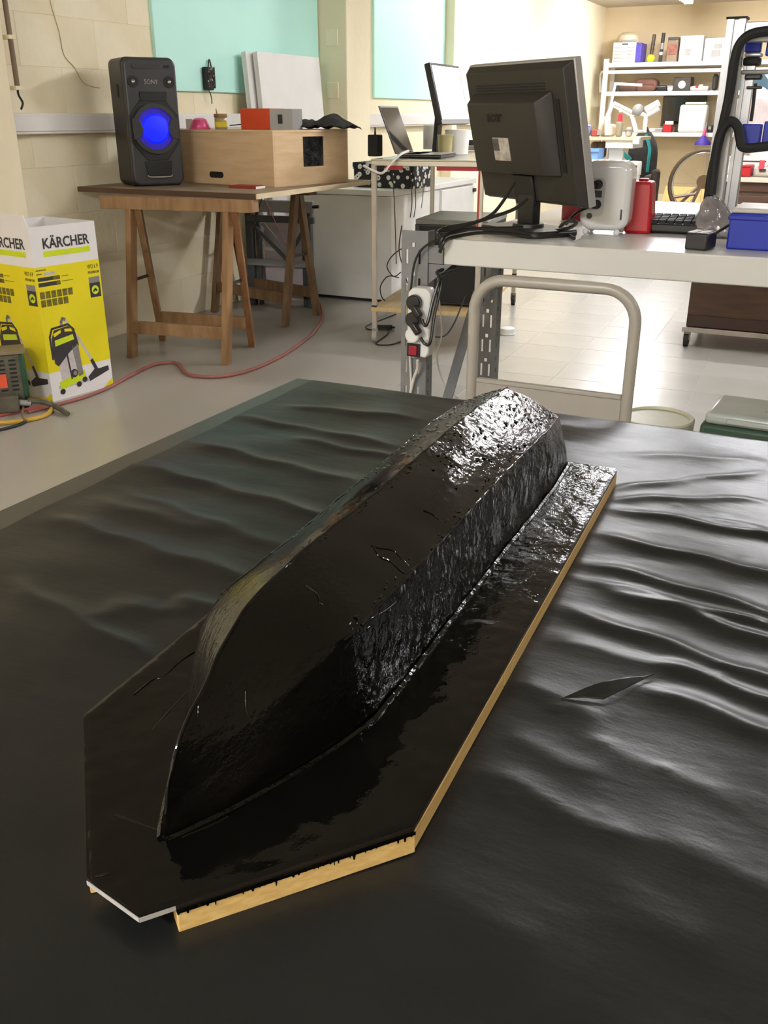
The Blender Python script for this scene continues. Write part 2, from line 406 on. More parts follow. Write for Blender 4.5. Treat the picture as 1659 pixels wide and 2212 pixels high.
# lamps: twin-tube battens on the ceiling
M_tube = pm('lit_tube', (250, 250, 254), 0.4, emit=1.0, var=0.0)
for i, (x, y, along, st) in enumerate(LAMPS):
    m = M_tube.copy(); m.name = 'lit_tube_%d' % i
    m.node_tree.nodes['Principled BSDF'].inputs['Emission Strength'].default_value = st * LAMP_POWER
    rz = R(90) if along else 0
    vis = i == 0
    t = thing('ceiling_lamp', 'lit batten lamp on the ceiling above the far shelves' if vis else
              ['', 'lit batten lamp on the ceiling near the left wall', 'lit batten lamp above the walnut cabinet', 'lit batten lamp over the right middle of the workshop',
               'lit batten lamp at the far right of the workshop', 'lit batten lamp behind the camera', 'lit batten lamp right behind the camera', 'lit batten lamp over the floor beyond the bench'][i],
              'lamp', (x, y, CZ), rz, group='ceiling batten lamps')
    MB().box(-0.62, 0.62, -0.05, 0.05, -0.05, 0.0).build('housing', M_white, t, bevel=0.004)
    for s_ in (-1, 1):
        MB().cyl((-0.6, s_ * 0.026, -0.066), (0.6, s_ * 0.026, -0.066), 0.016, n=12).build('tube', m, t, smooth=True)
    for s_ in (-1, 1): MB().box(s_ * 0.61 - 0.012, s_ * 0.61 + 0.012, -0.05, 0.05, -0.086, -0.04).build('end_cap', M_white, t)

# ================================================================ work table, plastic film
TZ = 0.65
TX0, TX1, TY0, TY1 = -0.90, 0.86, -0.22, 1.44
tt = thing('work_table', 'large dark-topped work table under the black plastic film', 'table', (0, 0.6, 0))
MB().box(TX0, TX1, TY0, TY1, TZ - 0.03, TZ).build('tabletop', M_table, tt, bevel=0.004, world=True)
for x in (TX0 + 0.06, TX1 - 0.06):
    for y in (TY0 + 0.06, TY1 - 0.06):
        MB().box(x - 0.03, x + 0.03, y - 0.03, y + 0.03, 0, TZ - 0.03).build('leg', M_steel, tt, bevel=0.004, world=True)
for y in (TY0 + 0.06, TY1 - 0.06): MB().box(TX0 + 0.09, TX1 - 0.09, y - 0.012, y + 0.012, TZ - 0.1, TZ - 0.03).build('apron', M_steel, tt, world=True)

import numpy as np
def film():
    RID = []
    def rid(x0, y0, x1, y1, w, a, skew=0.0):
        p = at(x0, y0, Z=TZ); q = at(x1, y1, Z=TZ)
        if x1 >= 1700: q = p + (q - p) * 1.5
        RID.append((p.x, p.y, q.x, q.y, w, a, skew))
    # left of the board
    rid(285, 1010, 720, 1118, .016, .0060); rid(120, 1128, 560, 1256, .018, .0062); rid(30, 1262, 330, 1425, .013, .0050)
    rid(410, 960, 760, 1040, .016, .0050); rid(520, 905, 860, 965, .016, .0045); rid(200, 1085, 480, 1150, .02, .0035)
    rid(270, 1066, 640, 1190, .014, .0030); rid(400, 1285, 520, 1345, .012, .0040); rid(240, 1300, 420, 1330, .016, .0025)
    rid(620, 880, 900, 905, .018, .0045); rid(180, 1340, 330, 1300, .02, .002); rid(640, 950, 860, 990, .012, .003)
    # right of the board
    rid(1330, 1062, 1640, 1022, .011, .0040); rid(1320, 1085, 1640, 1082, .010, .0038); rid(1330, 1108, 1720, 1172, .013, .0060)
    rid(1295, 1165, 1720, 1262, .014, .0064); rid(1262, 1222, 1720, 1350, .014, .0068); rid(1240, 1252, 1720, 1380, .010, .0035)
    rid(1310, 1282, 1720, 1412, .012, .0060); rid(1215, 1325, 1720, 1500, .016, .0070); rid(1180, 1395, 1500, 1450, .02, .0040)
    rid(1430, 1450, 1720, 1530, .013, .0060); rid(1380, 1495, 1720, 1600, .016, .0055); rid(1110, 1480, 1300, 1560, .02, .0030)
    rid(1080, 1600, 1300, 1670, .016, .0030); rid(1240, 1595, 1600, 1730, .02, .0035); rid(1020, 1680, 1400, 1830, .018, .0055)
    rid(1400, 1820, 1700, 1920, .022, .0040); rid(1180, 1830, 1560, 2040, .03, .0028); rid(890, 1915, 1180, 2050, .024, .0035)
    rid(1300, 1960, 1660, 2120, .03, .0025); rid(980, 2060, 1400, 2212, .035, .002); rid(1350, 985, 1659, 1000, .014, .002)
    rid(1500, 1120, 1720, 1160, .009, .003); rid(1450, 1315, 1720, 1372, .008, .003)
    x0, x1, y0, y1 = -0.846, TX1 - 0.01, -0.02, TY1 + 0.012
    nx, ny = 330, 290
    X, Y = np.meshgrid(np.linspace(x0, x1, nx), np.linspace(y0, y1, ny))
    # the left border of the film runs a little askew to the table
    X = X + (1 - (X - x0) / (x1 - x0)) * (-0.004 - 0.03 * (Y - 0.68) * 0.6)
    H = np.zeros_like(X)
    for px, py, qx, qy, w, a, sk in RID:
        dx, dy = qx - px, qy - py; L = math.hypot(dx, dy); dx /= L; dy /= L
        t = (X - px) * dx + (Y - py) * dy; d = (X - px) * (-dy) + (Y - py) * dx
        d = d + 0.005 * np.sin(t / L * 3.1 + px * 9) + 0.003 * np.sin(t * 60 + py * 30)
        a = a * (0.55 if min(py, qy) < 0.62 and px > -.3 else 1.0)
        u = np.clip(t / L, -0.12, 1.12)
        taper = np.clip((u + 0.12) / 0.3, 0, 1) * np.clip((1.12 - u) / 0.3, 0, 1); taper = taper * taper * (3 - 2 * taper)
        H += a * taper * (0.55 * np.exp(-(np.abs(d) / (w * .62)) ** 1.5) + 0.45 * np.exp(-(d / (w * 1.25)) ** 2))
    H += 0.0007 * np.sin(X * 23 + 3 * np.sin(Y * 9)) + 0.0007 * np.sin(Y * 41 + 2 * np.sin(X * 13))
    rs = np.random.RandomState(3)
    for _ in range(60):     # small blisters
        bx, by = rs.uniform(-0.2, 0.5), rs.uniform(0.45, 1.2); H += rs.uniform(.0006, .0016) * np.exp(-(((X - bx) / .006) ** 2 + ((Y - by) / .004) ** 2))
    # flat under the board
    # falls over the far edge
    over = np.clip((Y - (TY1 - 0.004)) / 0.012, 0, 1)
    Zz = TZ + 0.0012 + np.maximum(H, -0.0007) * (1 - over) - 0.010 * over ** 1.5
    mb = MB(); mb.v = [tuple(p) for p in np.stack([X.ravel(), Y.ravel(), Zz.ravel()], 1).tolist()]
    idx = np.arange(nx * ny).reshape(ny, nx)
    mb.f = np.stack([idx[:-1, :-1].ravel(), idx[:-1, 1:].ravel(), idx[1:, 1:].ravel(), idx[1:, :-1].ravel()], 1).tolist()
    return mb
pf = thing('plastic_film', 'creased black plastic film spread over the work table', 'plastic film', (0, 0.6, TZ))
film().build('film', M_sheet, pf, smooth=True, world=True, ang=80)
# a cut in the film, its lip curled up
c0 = at(1212, 1512, Z=TZ + .003); c1 = at(1412, 1460, Z=TZ + .003); c2 = at(1300, 1522, Z=TZ + .003)
fl = MB()
def lip(u, v):
    p = c0.lerp(c1, u); q = c0.lerp(c2, u) if u < .5 else c2.lerp(c1, (u - .5) * 2)
    w = p.lerp(q, v * 0.8); w.z += 0.006 * math.sin(math.pi * min(1, u * 1.1)) * (1 - v) ** 1.4 + 0.0015
    return w
fl.grid(lip, 20, 6); o = fl.build('curled_lip', M_sheet, pf, smooth=True, world=True); o.modifiers.new('thick', 'SOLIDIFY').thickness = 0.0008

# ================================================================ hull mould
AX0 = (-0.33, 0.30); AR = math.atan(0.055)
mould = thing('hull_mould', 'upturned boat hull coated in wet black resin on a pointed base board', 'boat hull', (AX0[0], AX0[1], TZ + 0.0015), AR)
ZB = 0.0205            # top of the board above the film
def interp(tab, x):
    if x <= tab[0][0]: return tab[0][1]
    for (a, fa), (b, fb) in zip(tab, tab[1:]):
        if x <= b: return fa + (fb - fa) * (x - a) / (b - a)
    return tab[-1][1]
KEEL = [(.052, .0), (.0565, .02), (.061, .036), (.068, .052), (.076, .062), (.087, .071), (.108, .084), (.126, .0965), (.146, .1085), (.165, .115), (.19, .119), (.24, .121), (.4, .118), (.6, .118), (.7, .117), (.86, .108)]
BASE = [(.052, .0), (.062, .007), (.08, .017), (.11, .032), (.15, .049), (.19, .062), (.222, .0705), (.30, .0725), (.43, .0745), (.6, .078), (.76, .082), (.86, .078)]
def section(u, s):
    """half section, s 0 keel .. 0.5 chine .. 1 foot -> (v, h)"""
    k = interp(KEEL, u); b = interp(BASE, u)
    t = min(1.0, max(0.0, (u - .052) / .148)); t2 = t * t * (3 - 2 * t)
    cv = b * (0.60 + 0.25 * t2); ch = k * (0.40 + 0.285 * t2)
    if s <= 0.5:
        w = s * 2; v = cv * w; h = k + (ch - k) * w
        h += 0.10 * k * (1 - t2 * 0.75) * math.sin(math.pi * w) * (0.35 + 0.65 * t2)
    else:
        w = (s - 0.5) * 2; v = cv + (b - cv) * w; h = ch * (1 - w)
        v += 0.05 * b * math.sin(math.pi * w) * (1 - 0.6 * t2)
    return v, h
US = [.0521, .054, .0565, .059, .062, .066, .07, .076, .083, .092, .102, .114, .126, .138, .15, .162, .174, .186, .198, .21, .224] + [.224 + i * .0125 for i in range(1, 51)]
SS = [i / 20 for i in range(21)]
def hull_pt(u, s, side):
    v, h = section(u, s)
    uu = u
    if u > 0.6: uu = 0.6 + (u - 0.6) * (((.802 + .043 * (1 - h / .118)) - .6) / (.849 - .6))
    n = noise.noise(Vector((v * side * 30, uu * 30, h * 40)))
    amp = 0.0009 if s < .5 else 0.0016
    return (v * side + side * n * amp * (1 if s > .45 else 0), uu, ZB - 0.001 + max(0, h + (n * amp if s < .5 else 0)))
def hull_panel(s0, s1, u0, side):
    mb = MB(); us = [u for u in US if u >= u0 - 1e-6]; ss = [s for s in SS if s0 - 1e-6 <= s <= s1 + 1e-6]
    mb.v = [hull_pt(u, s, side) for u in us for s in ss]; w = len(ss)
    mb.f = [(i * w + j, i * w + j + 1, (i + 1) * w + j + 1, (i + 1) * w + j) for i in range(len(us) - 1) for j in range(w - 1)]
    return mb
bot = MB(); sid = MB()
for side in (-1, 1):
    m_ = hull_panel(0, .5, 0, side); bot.add(m_.v, m_.f)
    us = [u for u in US if u <= .2101]; ss = [s for s in SS if s >= .4999]
    mbw = MB(); mbw.v = [hull_pt(u, s, side) for u in us for s in ss]; w = len(ss)
    mbw.f = [(i * w + j, i * w + j + 1, (i + 1) * w + j + 1, (i + 1) * w + j) for i in range(len(us) - 1) for j in range(w - 1)]
    bot.add(mbw.v, mbw.f)
    m_ = hull_panel(.5, 1, .21, side); sid.add(m_.v, m_.f)
hull = bot.build('hull', M_resin_smooth, mould, smooth=True, weld=True, ang=40)
hull['label'] = 'smooth resin bottom and bow of the hull'
sid.build('hull_side', M_resin_side, hull, smooth=True, weld=True, ang=50)
tr = MB(); loop = [hull_pt(US[-1], s, 1) for s in SS] + [hull_pt(US[-1], s, -1) for s in reversed(SS)][:-1]
tr.add(loop, [tuple(range(len(loop)))]); tr.build('transom', M_resin_side, hull)
def bead(name, s, u0, u1, r, side, seed):
    rn = random.Random(seed); pts = []
    for u in [x for x in US if u0 <= x <= u1]:
        p = hull_pt(u, s, side); pts.append((p[0] + rn.uniform(-.0005, .0005), p[1], p[2] - r * .45 + rn.uniform(-.0004, .0004)))
    return MB().tube(pts, r, 10, smooth=3).build(name, M_resin_smooth, hull, smooth=True)
bead('keel_ridge', 0.0, .0565, .86, .0014, 1, 4)
for side in (-1, 1): bead('chine_ridge', 0.5, .222, .86, .0013, side, 6)
# bead of resin along the foot, base board, battens
for side in (-1, 1):
    pts = [hull_pt(u, 1.0, side) for u in US[::2]]
    pts = [(p[0] + side * .0015, p[1], ZB + .001) for p in pts]
    MB().tube(pts, 0.0030, 6, smooth=2).build('resin_bead', M_resin_side, hull, smooth=True)
PXG = []
def hull_grid():
    s_, c_ = math.sin(PITCH), math.cos(PITCH)
    fh = Vector((-math.sin(YAW), math.cos(YAW), 0)); rt = Vector((math.cos(YAW), math.sin(YAW), 0)); zz = Vector((0, 0, 1))
    fw, up = fh * c_ - zz * s_, fh * s_ + zz * c_; Mw = WORLD[mould.name]
    for iu in range(160):
        for js in range(50):
            u = .054 + .79 * iu / 160; s = js / 49
            p = Vector(hull_pt(u, s, 1)); d = Mw @ p - Vector((0, 0, CAM_H)); k = d.dot(fw)
            PXG.append((829.5 + FPX * d.dot(rt) / k, 1106 - FPX * d.dot(up) / k, p))
hull_grid()
def on_hull(x, y): return min(PXG, key=lambda t: (t[0] - x) ** 2 + (t[1] - y) ** 2)[2]
for pix, r in (([(657, 1265), (668, 1275), (680, 1285), (692, 1296), (700, 1304), (696, 1310)], .0007), ([(803, 1182), (820, 1185), (845, 1190), (868, 1204), (884, 1226)], .0009),
               ([(806, 1186), (822, 1202), (845, 1217), (868, 1233), (884, 1240)], .0009), ([(918, 1104), (934, 1112), (950, 1124)], .0009), ([(530, 1490), (538, 1530), (552, 1570), (556, 1592)], .0006),
               ([(741, 1388), (756, 1368), (790, 1346), (832, 1322), (860, 1300)], .0012), ([(748, 1400), (772, 1372), (800, 1352)], .0010), ([(432, 1520), (420, 1556), (408, 1590)], .0008)):
    pts = [on_hull(x, y) + Vector((0, 0, .0002)) for x, y in pix]
    MB().tube(pts, r, 8, smooth=5, r_end=r * .5).build('resin_crease', M_resin_smooth, hull, smooth=True)
def domes(pts):
    mb = MB()
    for p, r, el, a in pts:
        M_ = Matrix.Translation(p) @ Matrix.Rotation(a, 4, 'Z') @ Matrix.Diagonal((1, el, 1, 1)); n_, m_ = 10, 5
        prof = [((1 - i / m_) * r, .10 * r * (1 - (1 - i / m_) ** 2) ** 2 + .00005) for i in range(m_ + 1)]
        mb.lathe(prof, (0, 0, 0), n_, M_)
    return mb
rn = random.Random(11); dl = []
for side in (-1, 1):
    for k in range(70):
        u = rn.uniform(.25, .84); dl.append((Vector(hull_pt(u, rn.uniform(.0, .05), side)), rn.uniform(.0008, .002), rn.uniform(1, 2.5), 0))
    for k in range(60):
        u = rn.uniform(.22, .84); dl.append((Vector(hull_pt(u, rn.uniform(.44, .5), side)), rn.uniform(.0008, .0024), rn.uniform(1, 2), 0))
    for k in range(130):
        u = .84 - .36 * rn.random() ** 1.6; dl.append((Vector(hull_pt(u, rn.uniform(.05, .47), side)), rn.uniform(.0016, .0046), rn.uniform(.5, 1.3), rn.uniform(-.6, .6)))
    for k in range(4):
        u = rn.uniform(.12, .24); dl.append((Vector(hull_pt(u, rn.uniform(.1, .5), side)), rn.uniform(.0006, .0014), 1.3, 0))
o = domes(dl).build('glint_domes', M_resin_smooth, hull, smooth=True, ang=80); o['kind'] = 'stuff'  # flat domes added to throw lamp glints off the hull
OUT = [(-.139, .14), (-.024, .006), (.023, -.005), (.142, .128), (.142, .851), (-.139, .862)]
bd = MB().prism(OUT, (0, 0, ZB - 0.0045), (1, 0, 0), (0, 1, 0), 0.004).build('base_board', pm('resin_soaked_board', (40, 34, 28), .3), mould)
be = MB()
for p_, q_ in ((OUT[1], OUT[2]), (OUT[2], (.037, .011))):
    p_ = Vector((*p_, ZB - .0025)); q_ = Vector((*q_, ZB - .0025)); be.bar(p_, q_, .001, .0032)
be.build('bare_edge', pm('bare_board_edge', (176, 172, 164), .5), bd)
# coat of resin over the board, slightly wavy rim
co = MB(); NX, NY = 70, 200
def coat(u, v):
    y = -.005 + v * .86
    xl = -.139 if y > .14 else (-.024 - .115 * (y - .006) / .134 if y > .006 else -.024 + .047 * (.006 - y) / .011)
    xr = .142 if y > .128 else .023 + .119 * (y + .005) / .133
    yl = min(y, .851 + .011 * (1 - (u)))
    x = xl + (xr - xl) * u
    e = min(u, 1 - u) * (xr - xl)
    hgt = 0.0012 if e > .003 else 0.0004
    hgt += 0.0007 * noise.noise(Vector((x * 22, y * 22, 0))) + 0.0005 * noise.noise(Vector((x * 70, y * 70, 3)))
    # meniscus round the hull
    return (x, y, ZB - 0.0005 + max(0.0002, hgt))
co.grid(coat, NX, NY)
co.build('resin_coat', M_resin_board, bd, smooth=True, ang=70)
rn = random.Random(12); dl = []
for k in range(420):
    y = .845 - .50 * rn.random() ** 1.5; x = rn.uniform(.084, .139); dl.append((Vector((x, y, ZB + .0004)), rn.uniform(.0014, .0040), rn.uniform(.5, 1.2), rn.uniform(-.8, .8)))
for k in range(90):
    y = rn.uniform(.03, .35); x = rn.uniform(-.05, .13); 
    if x < .023 + .119 * (y + .005) / .133 - .004: dl.append((Vector((x, y, ZB + .0004)), rn.uniform(.0005, .0013), rn.uniform(.6, 2), rn.uniform(-.8, .8)))
o = domes(dl).build('glint_domes', M_resin_board, bd, smooth=True, ang=80); o['kind'] = 'stuff'  # more added domes, here for sparkle on the board
Mwi = WORLD[mould.name].inverted()
for pix, r in (([(248, 1760), (270, 1768), (292, 1776), (330, 1790), (352, 1800)], .0008), ([(358, 1800), (375, 1806), (395, 1808), (412, 1802), (440, 1790), (470, 1776), (492, 1764)], .0016),
               ([(330, 1576), (362, 1540), (400, 1500), (436, 1462)], .0007), ([(290, 1500), (330, 1468), (352, 1462), (388, 1430), (420, 1408), (440, 1404)], .0008), ([(205, 1893), (222, 1890), (240, 1886)], .0010)):
    pts = [Mwi @ at(x, y, Z=TZ + .0015 + ZB + .0006) for x, y in pix]
    MB().tube(pts, r, 8, smooth=5, r_end=r * .5).build('resin_ridge', M_resin_board, bd, smooth=True)
def batten(p, q, w, off, z0=0.0, z1=ZB - 0.005, n0=0.0, n1=0.0):
    p = Vector((p[0], p[1], 0)); q = Vector((q[0], q[1], 0)); d = (q - p).normalized(); nn = Vector((d.y, -d.x, 0))
    p = p + nn * off + d * n0; q = q + nn * off - d * n1
    mb = MB(); mb.prism([(0, 0), ((q - p).length, 0), ((q - p).length, w), (0, w)], p + Vector((0, 0, z0)), d, -nn, z1 - z0)
    return mb
E_, F_, C_, D_ = (.142, .128), (.142, .851), (.023, -.005), (.037, .011)
batten(D_, E_, .014, .0022).build('batten', M_batten, mould, bevel=0.0006)
batten(E_, (.142, .335), .014, .0005).build('batten', M_batten, mould, bevel=0.0006)
batten((.142, .337), F_, .014, .0005).build('batten', M_batten, mould, bevel=0.0006)
batten((-.139, .855), (-.139, .145), .014, 0.0).build('batten', M_batten, mould, bevel=0.0006)
batten((-.139, .14), (-.03, .013), .014, 0.0).build('batten', M_batten, mould, bevel=0.0006)
# resin runs over the front batten
dr = MB(); dd = Vector((E_[0] - D_[0], E_[1] - D_[1], 0)); LL = dd.length; dd.normalize(); nn = Vector((dd.y, -dd.x, 0))
rnd = random.Random(5); pts = []; x = 0.0
while x < LL - .003:
    w = rnd.uniform(.0008, .0022); d = rnd.choice((.0004, .0006, .001, .0022, .0034)) * rnd.uniform(.6, 1.2)
    pts += [(x, -.0003), (x + w * .25, -d), (x + w * .75, -d), (x + w, -.0003)]; x += w + rnd.uniform(.0006, .004)
poly = [(0, .0022)] + pts + [(LL, -.0003), (LL, .0022)]
dr.prism(poly, Vector((D_[0], D_[1], ZB - .0048)) + nn * .0023, dd, (0, 0, 1), .0005)
dr.box(0, LL, -.0005, .0030, 0, .0005, Matrix.Translation(Vector((D_[0], D_[1], ZB - .0049))) @ Matrix(((dd.x, nn.x, 0), (dd.y, nn.y, 0), (0, 0, 1))).to_4x4())
dr.build('resin_drip', M_resin_side, bd)

# ================================================================ helpers for placed boxes
def zs(px, py, P):
    """height at which the sight line of a pixel passes over the point P"""
    d = _ray(px, py); return CAM_H + d.z * math.hypot(P[0], P[1]) / math.hypot(d.x, d.y)
def pr(x0, y0, x1, y1, Y):
    xm, ym = (x0 + x1) / 2, (y0 + y1) / 2
    return at(x0, ym, Y=Y).x, at(x1, ym, Y=Y).x, at(xm, y1, Y=Y).z, at(xm, y0, Y=Y).z
def wbar(name, mat, parent, p, q, w, h, bevel=0.002):
    return MB().bar(p, q, w, h).build(name, mat, parent, bevel=bevel, world=True)

# ================================================================ trestle table
TT = 0.78
def trestle(label, feet, tops, mat, mat2):
    c = sum((Vector(f) for f in feet), Vector()) / 4
    t = thing('trestle', label, 'trestle', (c.x, c.y, 0), group='trestles under the speaker table')
    for k, (f, q) in enumerate(zip(feet, tops)):
        wbar('leg', mat if k != 2 else mat2, t, f, q, 0.030, 0.048)
    a = (Vector(tops[0]) + Vector(tops[3])) / 2; b = (Vector(tops[1]) + Vector(tops[2])) / 2; d = (b - a).normalized()
    wbar('top_rail', mat, t, Vector((a.x, a.y, 0.728)) - d * 0.16, Vector((b.x, b.y, 0.728)) + d * 0.12, 0.07, 0.055)
    for i, j, fr in ((0, 1, .21), (3, 2, .19)):
        p = Vector(feet[i]).lerp(Vector(tops[i]), fr); q = Vector(feet[j]).lerp(Vector(tops[j]), fr)
        wbar('stretcher', mat, t, p, q, 0.022, 0.06)
    for i, j in ((0, 3), (1, 2)):
        p = Vector(feet[i]).lerp(Vector(tops[i]), .52); q = Vector(feet[j]).lerp(Vector(tops[j]), .52)
        wbar('spreader', M_dark, t, p, q, 0.006, 0.014, 0.0)
    return t
fa = [at(286, 772, Z=0), at(489, 787, Z=0), at(545, 748, Z=0), at(352, 734, Z=0)]
ta = [at(283, 444, Z=.715), at(493, 450, Z=.715), at(506, 450, Z=.715), at(297, 444, Z=.715)]
for k in range(4): fa[k].z = 0.0
trestle('warm pine trestle carrying the loudspeaker end of the table', fa, ta, M_pine, pm('reddish_pine', (152, 108, 70), .55, vscale=7, stretch=(4, 4, .8), rgb2=(126, 84, 50)))
fb = [at(464, 674, Z=0), at(616, 706, Z=0), at(685, 680, Z=0)]; fb.append(fb[0] + fb[2] - fb[1])
tb_r = (fb[1] + fb[2]) / 2; tb_l = (fb[0] + fb[3]) / 2; e = (fb[2] - fb[1]).normalized() * 0.02
tb_ = [tb_l - e, tb_r - e, tb_r + e, tb_l + e]
tb_ = [Vector((p.x, p.y, .715)) for p in tb_]
trestle('dark aged trestle standing nearer the white chest', fb, tb_, M_pined, M_pined)
pt = thing('table_board', 'worn wooden board lying on the two trestles', 'board', (-2.97, 4.2, TT - .024))
MB().box(-3.50, -2.452, 3.645, 4.74, TT - 0.022, TT).build('board', M_boardtop, pt, bevel=0.002, world=True)
MB().box(-3.50, -2.452, 3.637, 3.645, TT - 0.024, TT - 0.001).build('edge_band', pm('dark_edge', (84, 62, 44), .6), pt, world=True)
MB().box(-2.452, -2.445, 3.637, 4.74, TT - 0.023, TT - 0.001).build('edge_band', pm('pale_edge', (222, 204, 168), .5), pt, world=True)

# ================================================================ loudspeaker
f0 = at(290, 404, Z=TT); f1 = at(398, 400, Z=TT)
dirv = (f1 - f0).normalized(); spw = 0.262
srz = math.atan2(dirv.y, dirv.x)
sp = thing('loudspeaker', 'tall black party loudspeaker with glowing blue woofer on the trestle table', 'loudspeaker', (f0.x, f0.y, TT), srz)
SH = 0.575
prof = rrect(spw, SH, 0.03, 5, spw / 2, SH / 2)
def sp_prism(poly, y0, y1):
    mb = MB(); n = len(poly)
    mb.v = [(a, y0, b) for a, b in poly] + [(a, y1, b) for a, b in poly]
    mb.f = [(i, (i + 1) % n, n + (i + 1) % n, n + i) for i in range(n)] + [tuple(range(n))[::-1], tuple(range(n, 2 * n))]
    return mb
M_sp = pm('speaker_black', (40, 38, 35), 0.45, var=0.08, bump=0.05, bscale=200)
M_sp2 = pm('speaker_face', (52, 52, 54), 0.4, var=0.06)
sp_prism(prof, 0.028, 0.235).build('cabinet', M_sp, sp, smooth=True, bevel=0.008)
fr = sp_prism(rrect(spw * .97, SH * .985, 0.035, 6, spw / 2, SH / 2), 0.0, 0.032).build('front_panel', M_sp2, sp, smooth=True, bevel=0.010, seg=3)
MB().box(-.003, .004, .10, .115, .40, .46).build('side_slot', M_matblack, sp)
wc = (spw / 2, 0.262)
# octagonal recess and woofer
octo = [(wc[0] + .132 * math.cos(R(22.5 + 45 * k)), wc[1] + .155 * math.sin(R(22.5 + 45 * k))) for k in range(8)]
sp_prism([(x, z) for x, z in octo], -0.004, 0.004).build('woofer_surround', M_matblack, fr, bevel=0.003)
def ringmesh(r0, r1, y0, y1, c=wc, n=40, zf=1.0):
    mb = MB()
    for i in range(n):
        t0, t1 = 2 * math.pi * i / n, 2 * math.pi * (i + 1) / n
        q = []
        for y in (y0, y1):
            for r, t in ((r0, t0), (r1, t0), (r1, t1), (r0, t1)): q.append((c[0] + r * math.cos(t), y, c[1] + r * zf * math.sin(t)))
        mb.add(q, [(0, 1, 2, 3), (7, 6, 5, 4), (1, 5, 6, 2), (0, 3, 7, 4)])
    return mb
ringmesh(.094, .113, -.013, -.003).build('woofer_ring', M_dark, sp, smooth=True, weld=True)
M_glow = pm('blue_glow', (6, 24, 255), 0.4, emit=1.5, var=0.35, vscale=90, rgb2=(2, 6, 170))
M_glow2 = pm('blue_glow_dim', (30, 14, 150), 0.4, emit=0.7, var=0.2, vscale=60)
sp_prism(circ(.095, 36, *wc), -.006, -.003).build('woofer_cone', M_glow2, sp)
MB().lathe([(.068, 0), (.06, .008), (.03, .012), (0, .013)], n=32, M=Matrix.Translation((wc[0], -.006, wc[1])) @ Matrix.Rotation(R(90), 4, 'X')).build('dust_cap', M_glow, sp, smooth=True)
for s_ in (-1, 1):
    MB().prism([(s_ * .112, -.05), (s_ * .075, -.038), (s_ * .06, 0), (s_ * .075, .038), (s_ * .112, .05)], (wc[0], -.014, wc[1]), (1, 0, 0), (0, 0, 1), -.012).build('grille_clip', M_dark, sp, bevel=0.002)
    sx = wc[0] + s_ * .088
    t_ = sp_prism(circ(.026, 24, sx, .468), -.003, .004).build('tweeter', M_matblack, sp)
    MB().ball((sx, -.003, .468), .010, 12, 6).build('tweeter_dome', M_chrome, t_, smooth=True)
lettering('SONY', .03, 'lettering', M_chrome, sp, (wc[0] - .034, -.002, .458), (1, 0, 0), (0, 0, 1), world=False, wfit=.066)
sp_prism(rrect(.135, .02, .006, 3, wc[0] - .02, .535), -.003, .002).build('display_slot', M_dark, sp)
for k in range(2): sp_prism(circ(.007, 12, wc[0] + .075 + k * .018, .535), -.003, .002).build('button', M_matblack, sp)
sp_prism([(wc[0] - .062, .385), (wc[0] + .07, .385), (wc[0] + .07, .425), (wc[0] - .062, .425)], -.0055, .002).build('upper_recess', M_matblack, sp, bevel=0.002)
sp_prism([(wc[0] - .055, .05), (wc[0] + .06, .05), (wc[0] + .07, .115), (wc[0] - .065, .115)], -.0055, .002).build('bass_port', M_matblack, sp, bevel=0.002)
MB().tube([(wc[0] - .058, -.006, .052), (wc[0] - .045, -.010, .043), (wc[0] + .05, -.010, .043), (wc[0] + .063, -.006, .052)], .004, 6, smooth=4).build('port_lip', M_chrome, sp, smooth=True)
for x in (.03, spw - .03): MB().box(x - .015, x + .015, .04, .06, 0, .003).build('foot', M_rubber, sp)

# ================================================================ plywood case with a window
bx = at(598, 405, Z=TT); crz = -R(10.5)
case = thing('plywood_case', 'pale plywood case with a black film window and a hand slot', 'case', (bx.x - .012, bx.y, TT), crz)
CW, CD = 0.66, 0.565
CH = zs(590, 282, bx) - TT
MB().box(-CW, 0, 0, .012, 0, CH - .012).build('front_panel', M_ply, case, bevel=0.0015)
rp = MB()
for x0, x1, z0, z1 in ((0, .1, 0, 1), (.245, .565, 0, 1)):
    rp.box(-.012, 0, max(.012, x0 if x0 else .012), x1, 0, CH - .012)
wy0, wy1, wz0, wz1 = .215, .375, .085, .225
rp = MB().box(-.012, 0, .012, wy0, 0, CH - .012).box(-.012, 0, wy1, CD, 0, CH - .012).box(-.012, 0, wy0, wy1, 0, wz0).box(-.012, 0, wy0, wy1, wz1, CH - .012)
rp.build('side_panel', M_ply, case, weld=True)
MB().box(-.009, -.006, wy0 - .004, wy1 + .004, wz0 - .004, wz1 + .004).build('window_film', M_foil, case)
MB().box(-CW, -CW + .012, .012, CD, 0, CH - .012).build('side_panel', M_ply, case)
MB().box(-CW + .012, -.012, CD - .012, CD, 0, CH - .012).build('back_panel', M_ply, case)
MB().box(-CW, 0.002, -.002, CD, CH - .012, CH).build('lid', M_ply, case, bevel=0.0015)
hx = -.40
MB().prism(rrect(.10, .03, .0149, 6, 0, 0), (hx, -.0015, .045), (1, 0, 0), (0, 0, 1), -.004).build('hand_slot', M_matblack, case, smooth=True)
CT = TT + CH

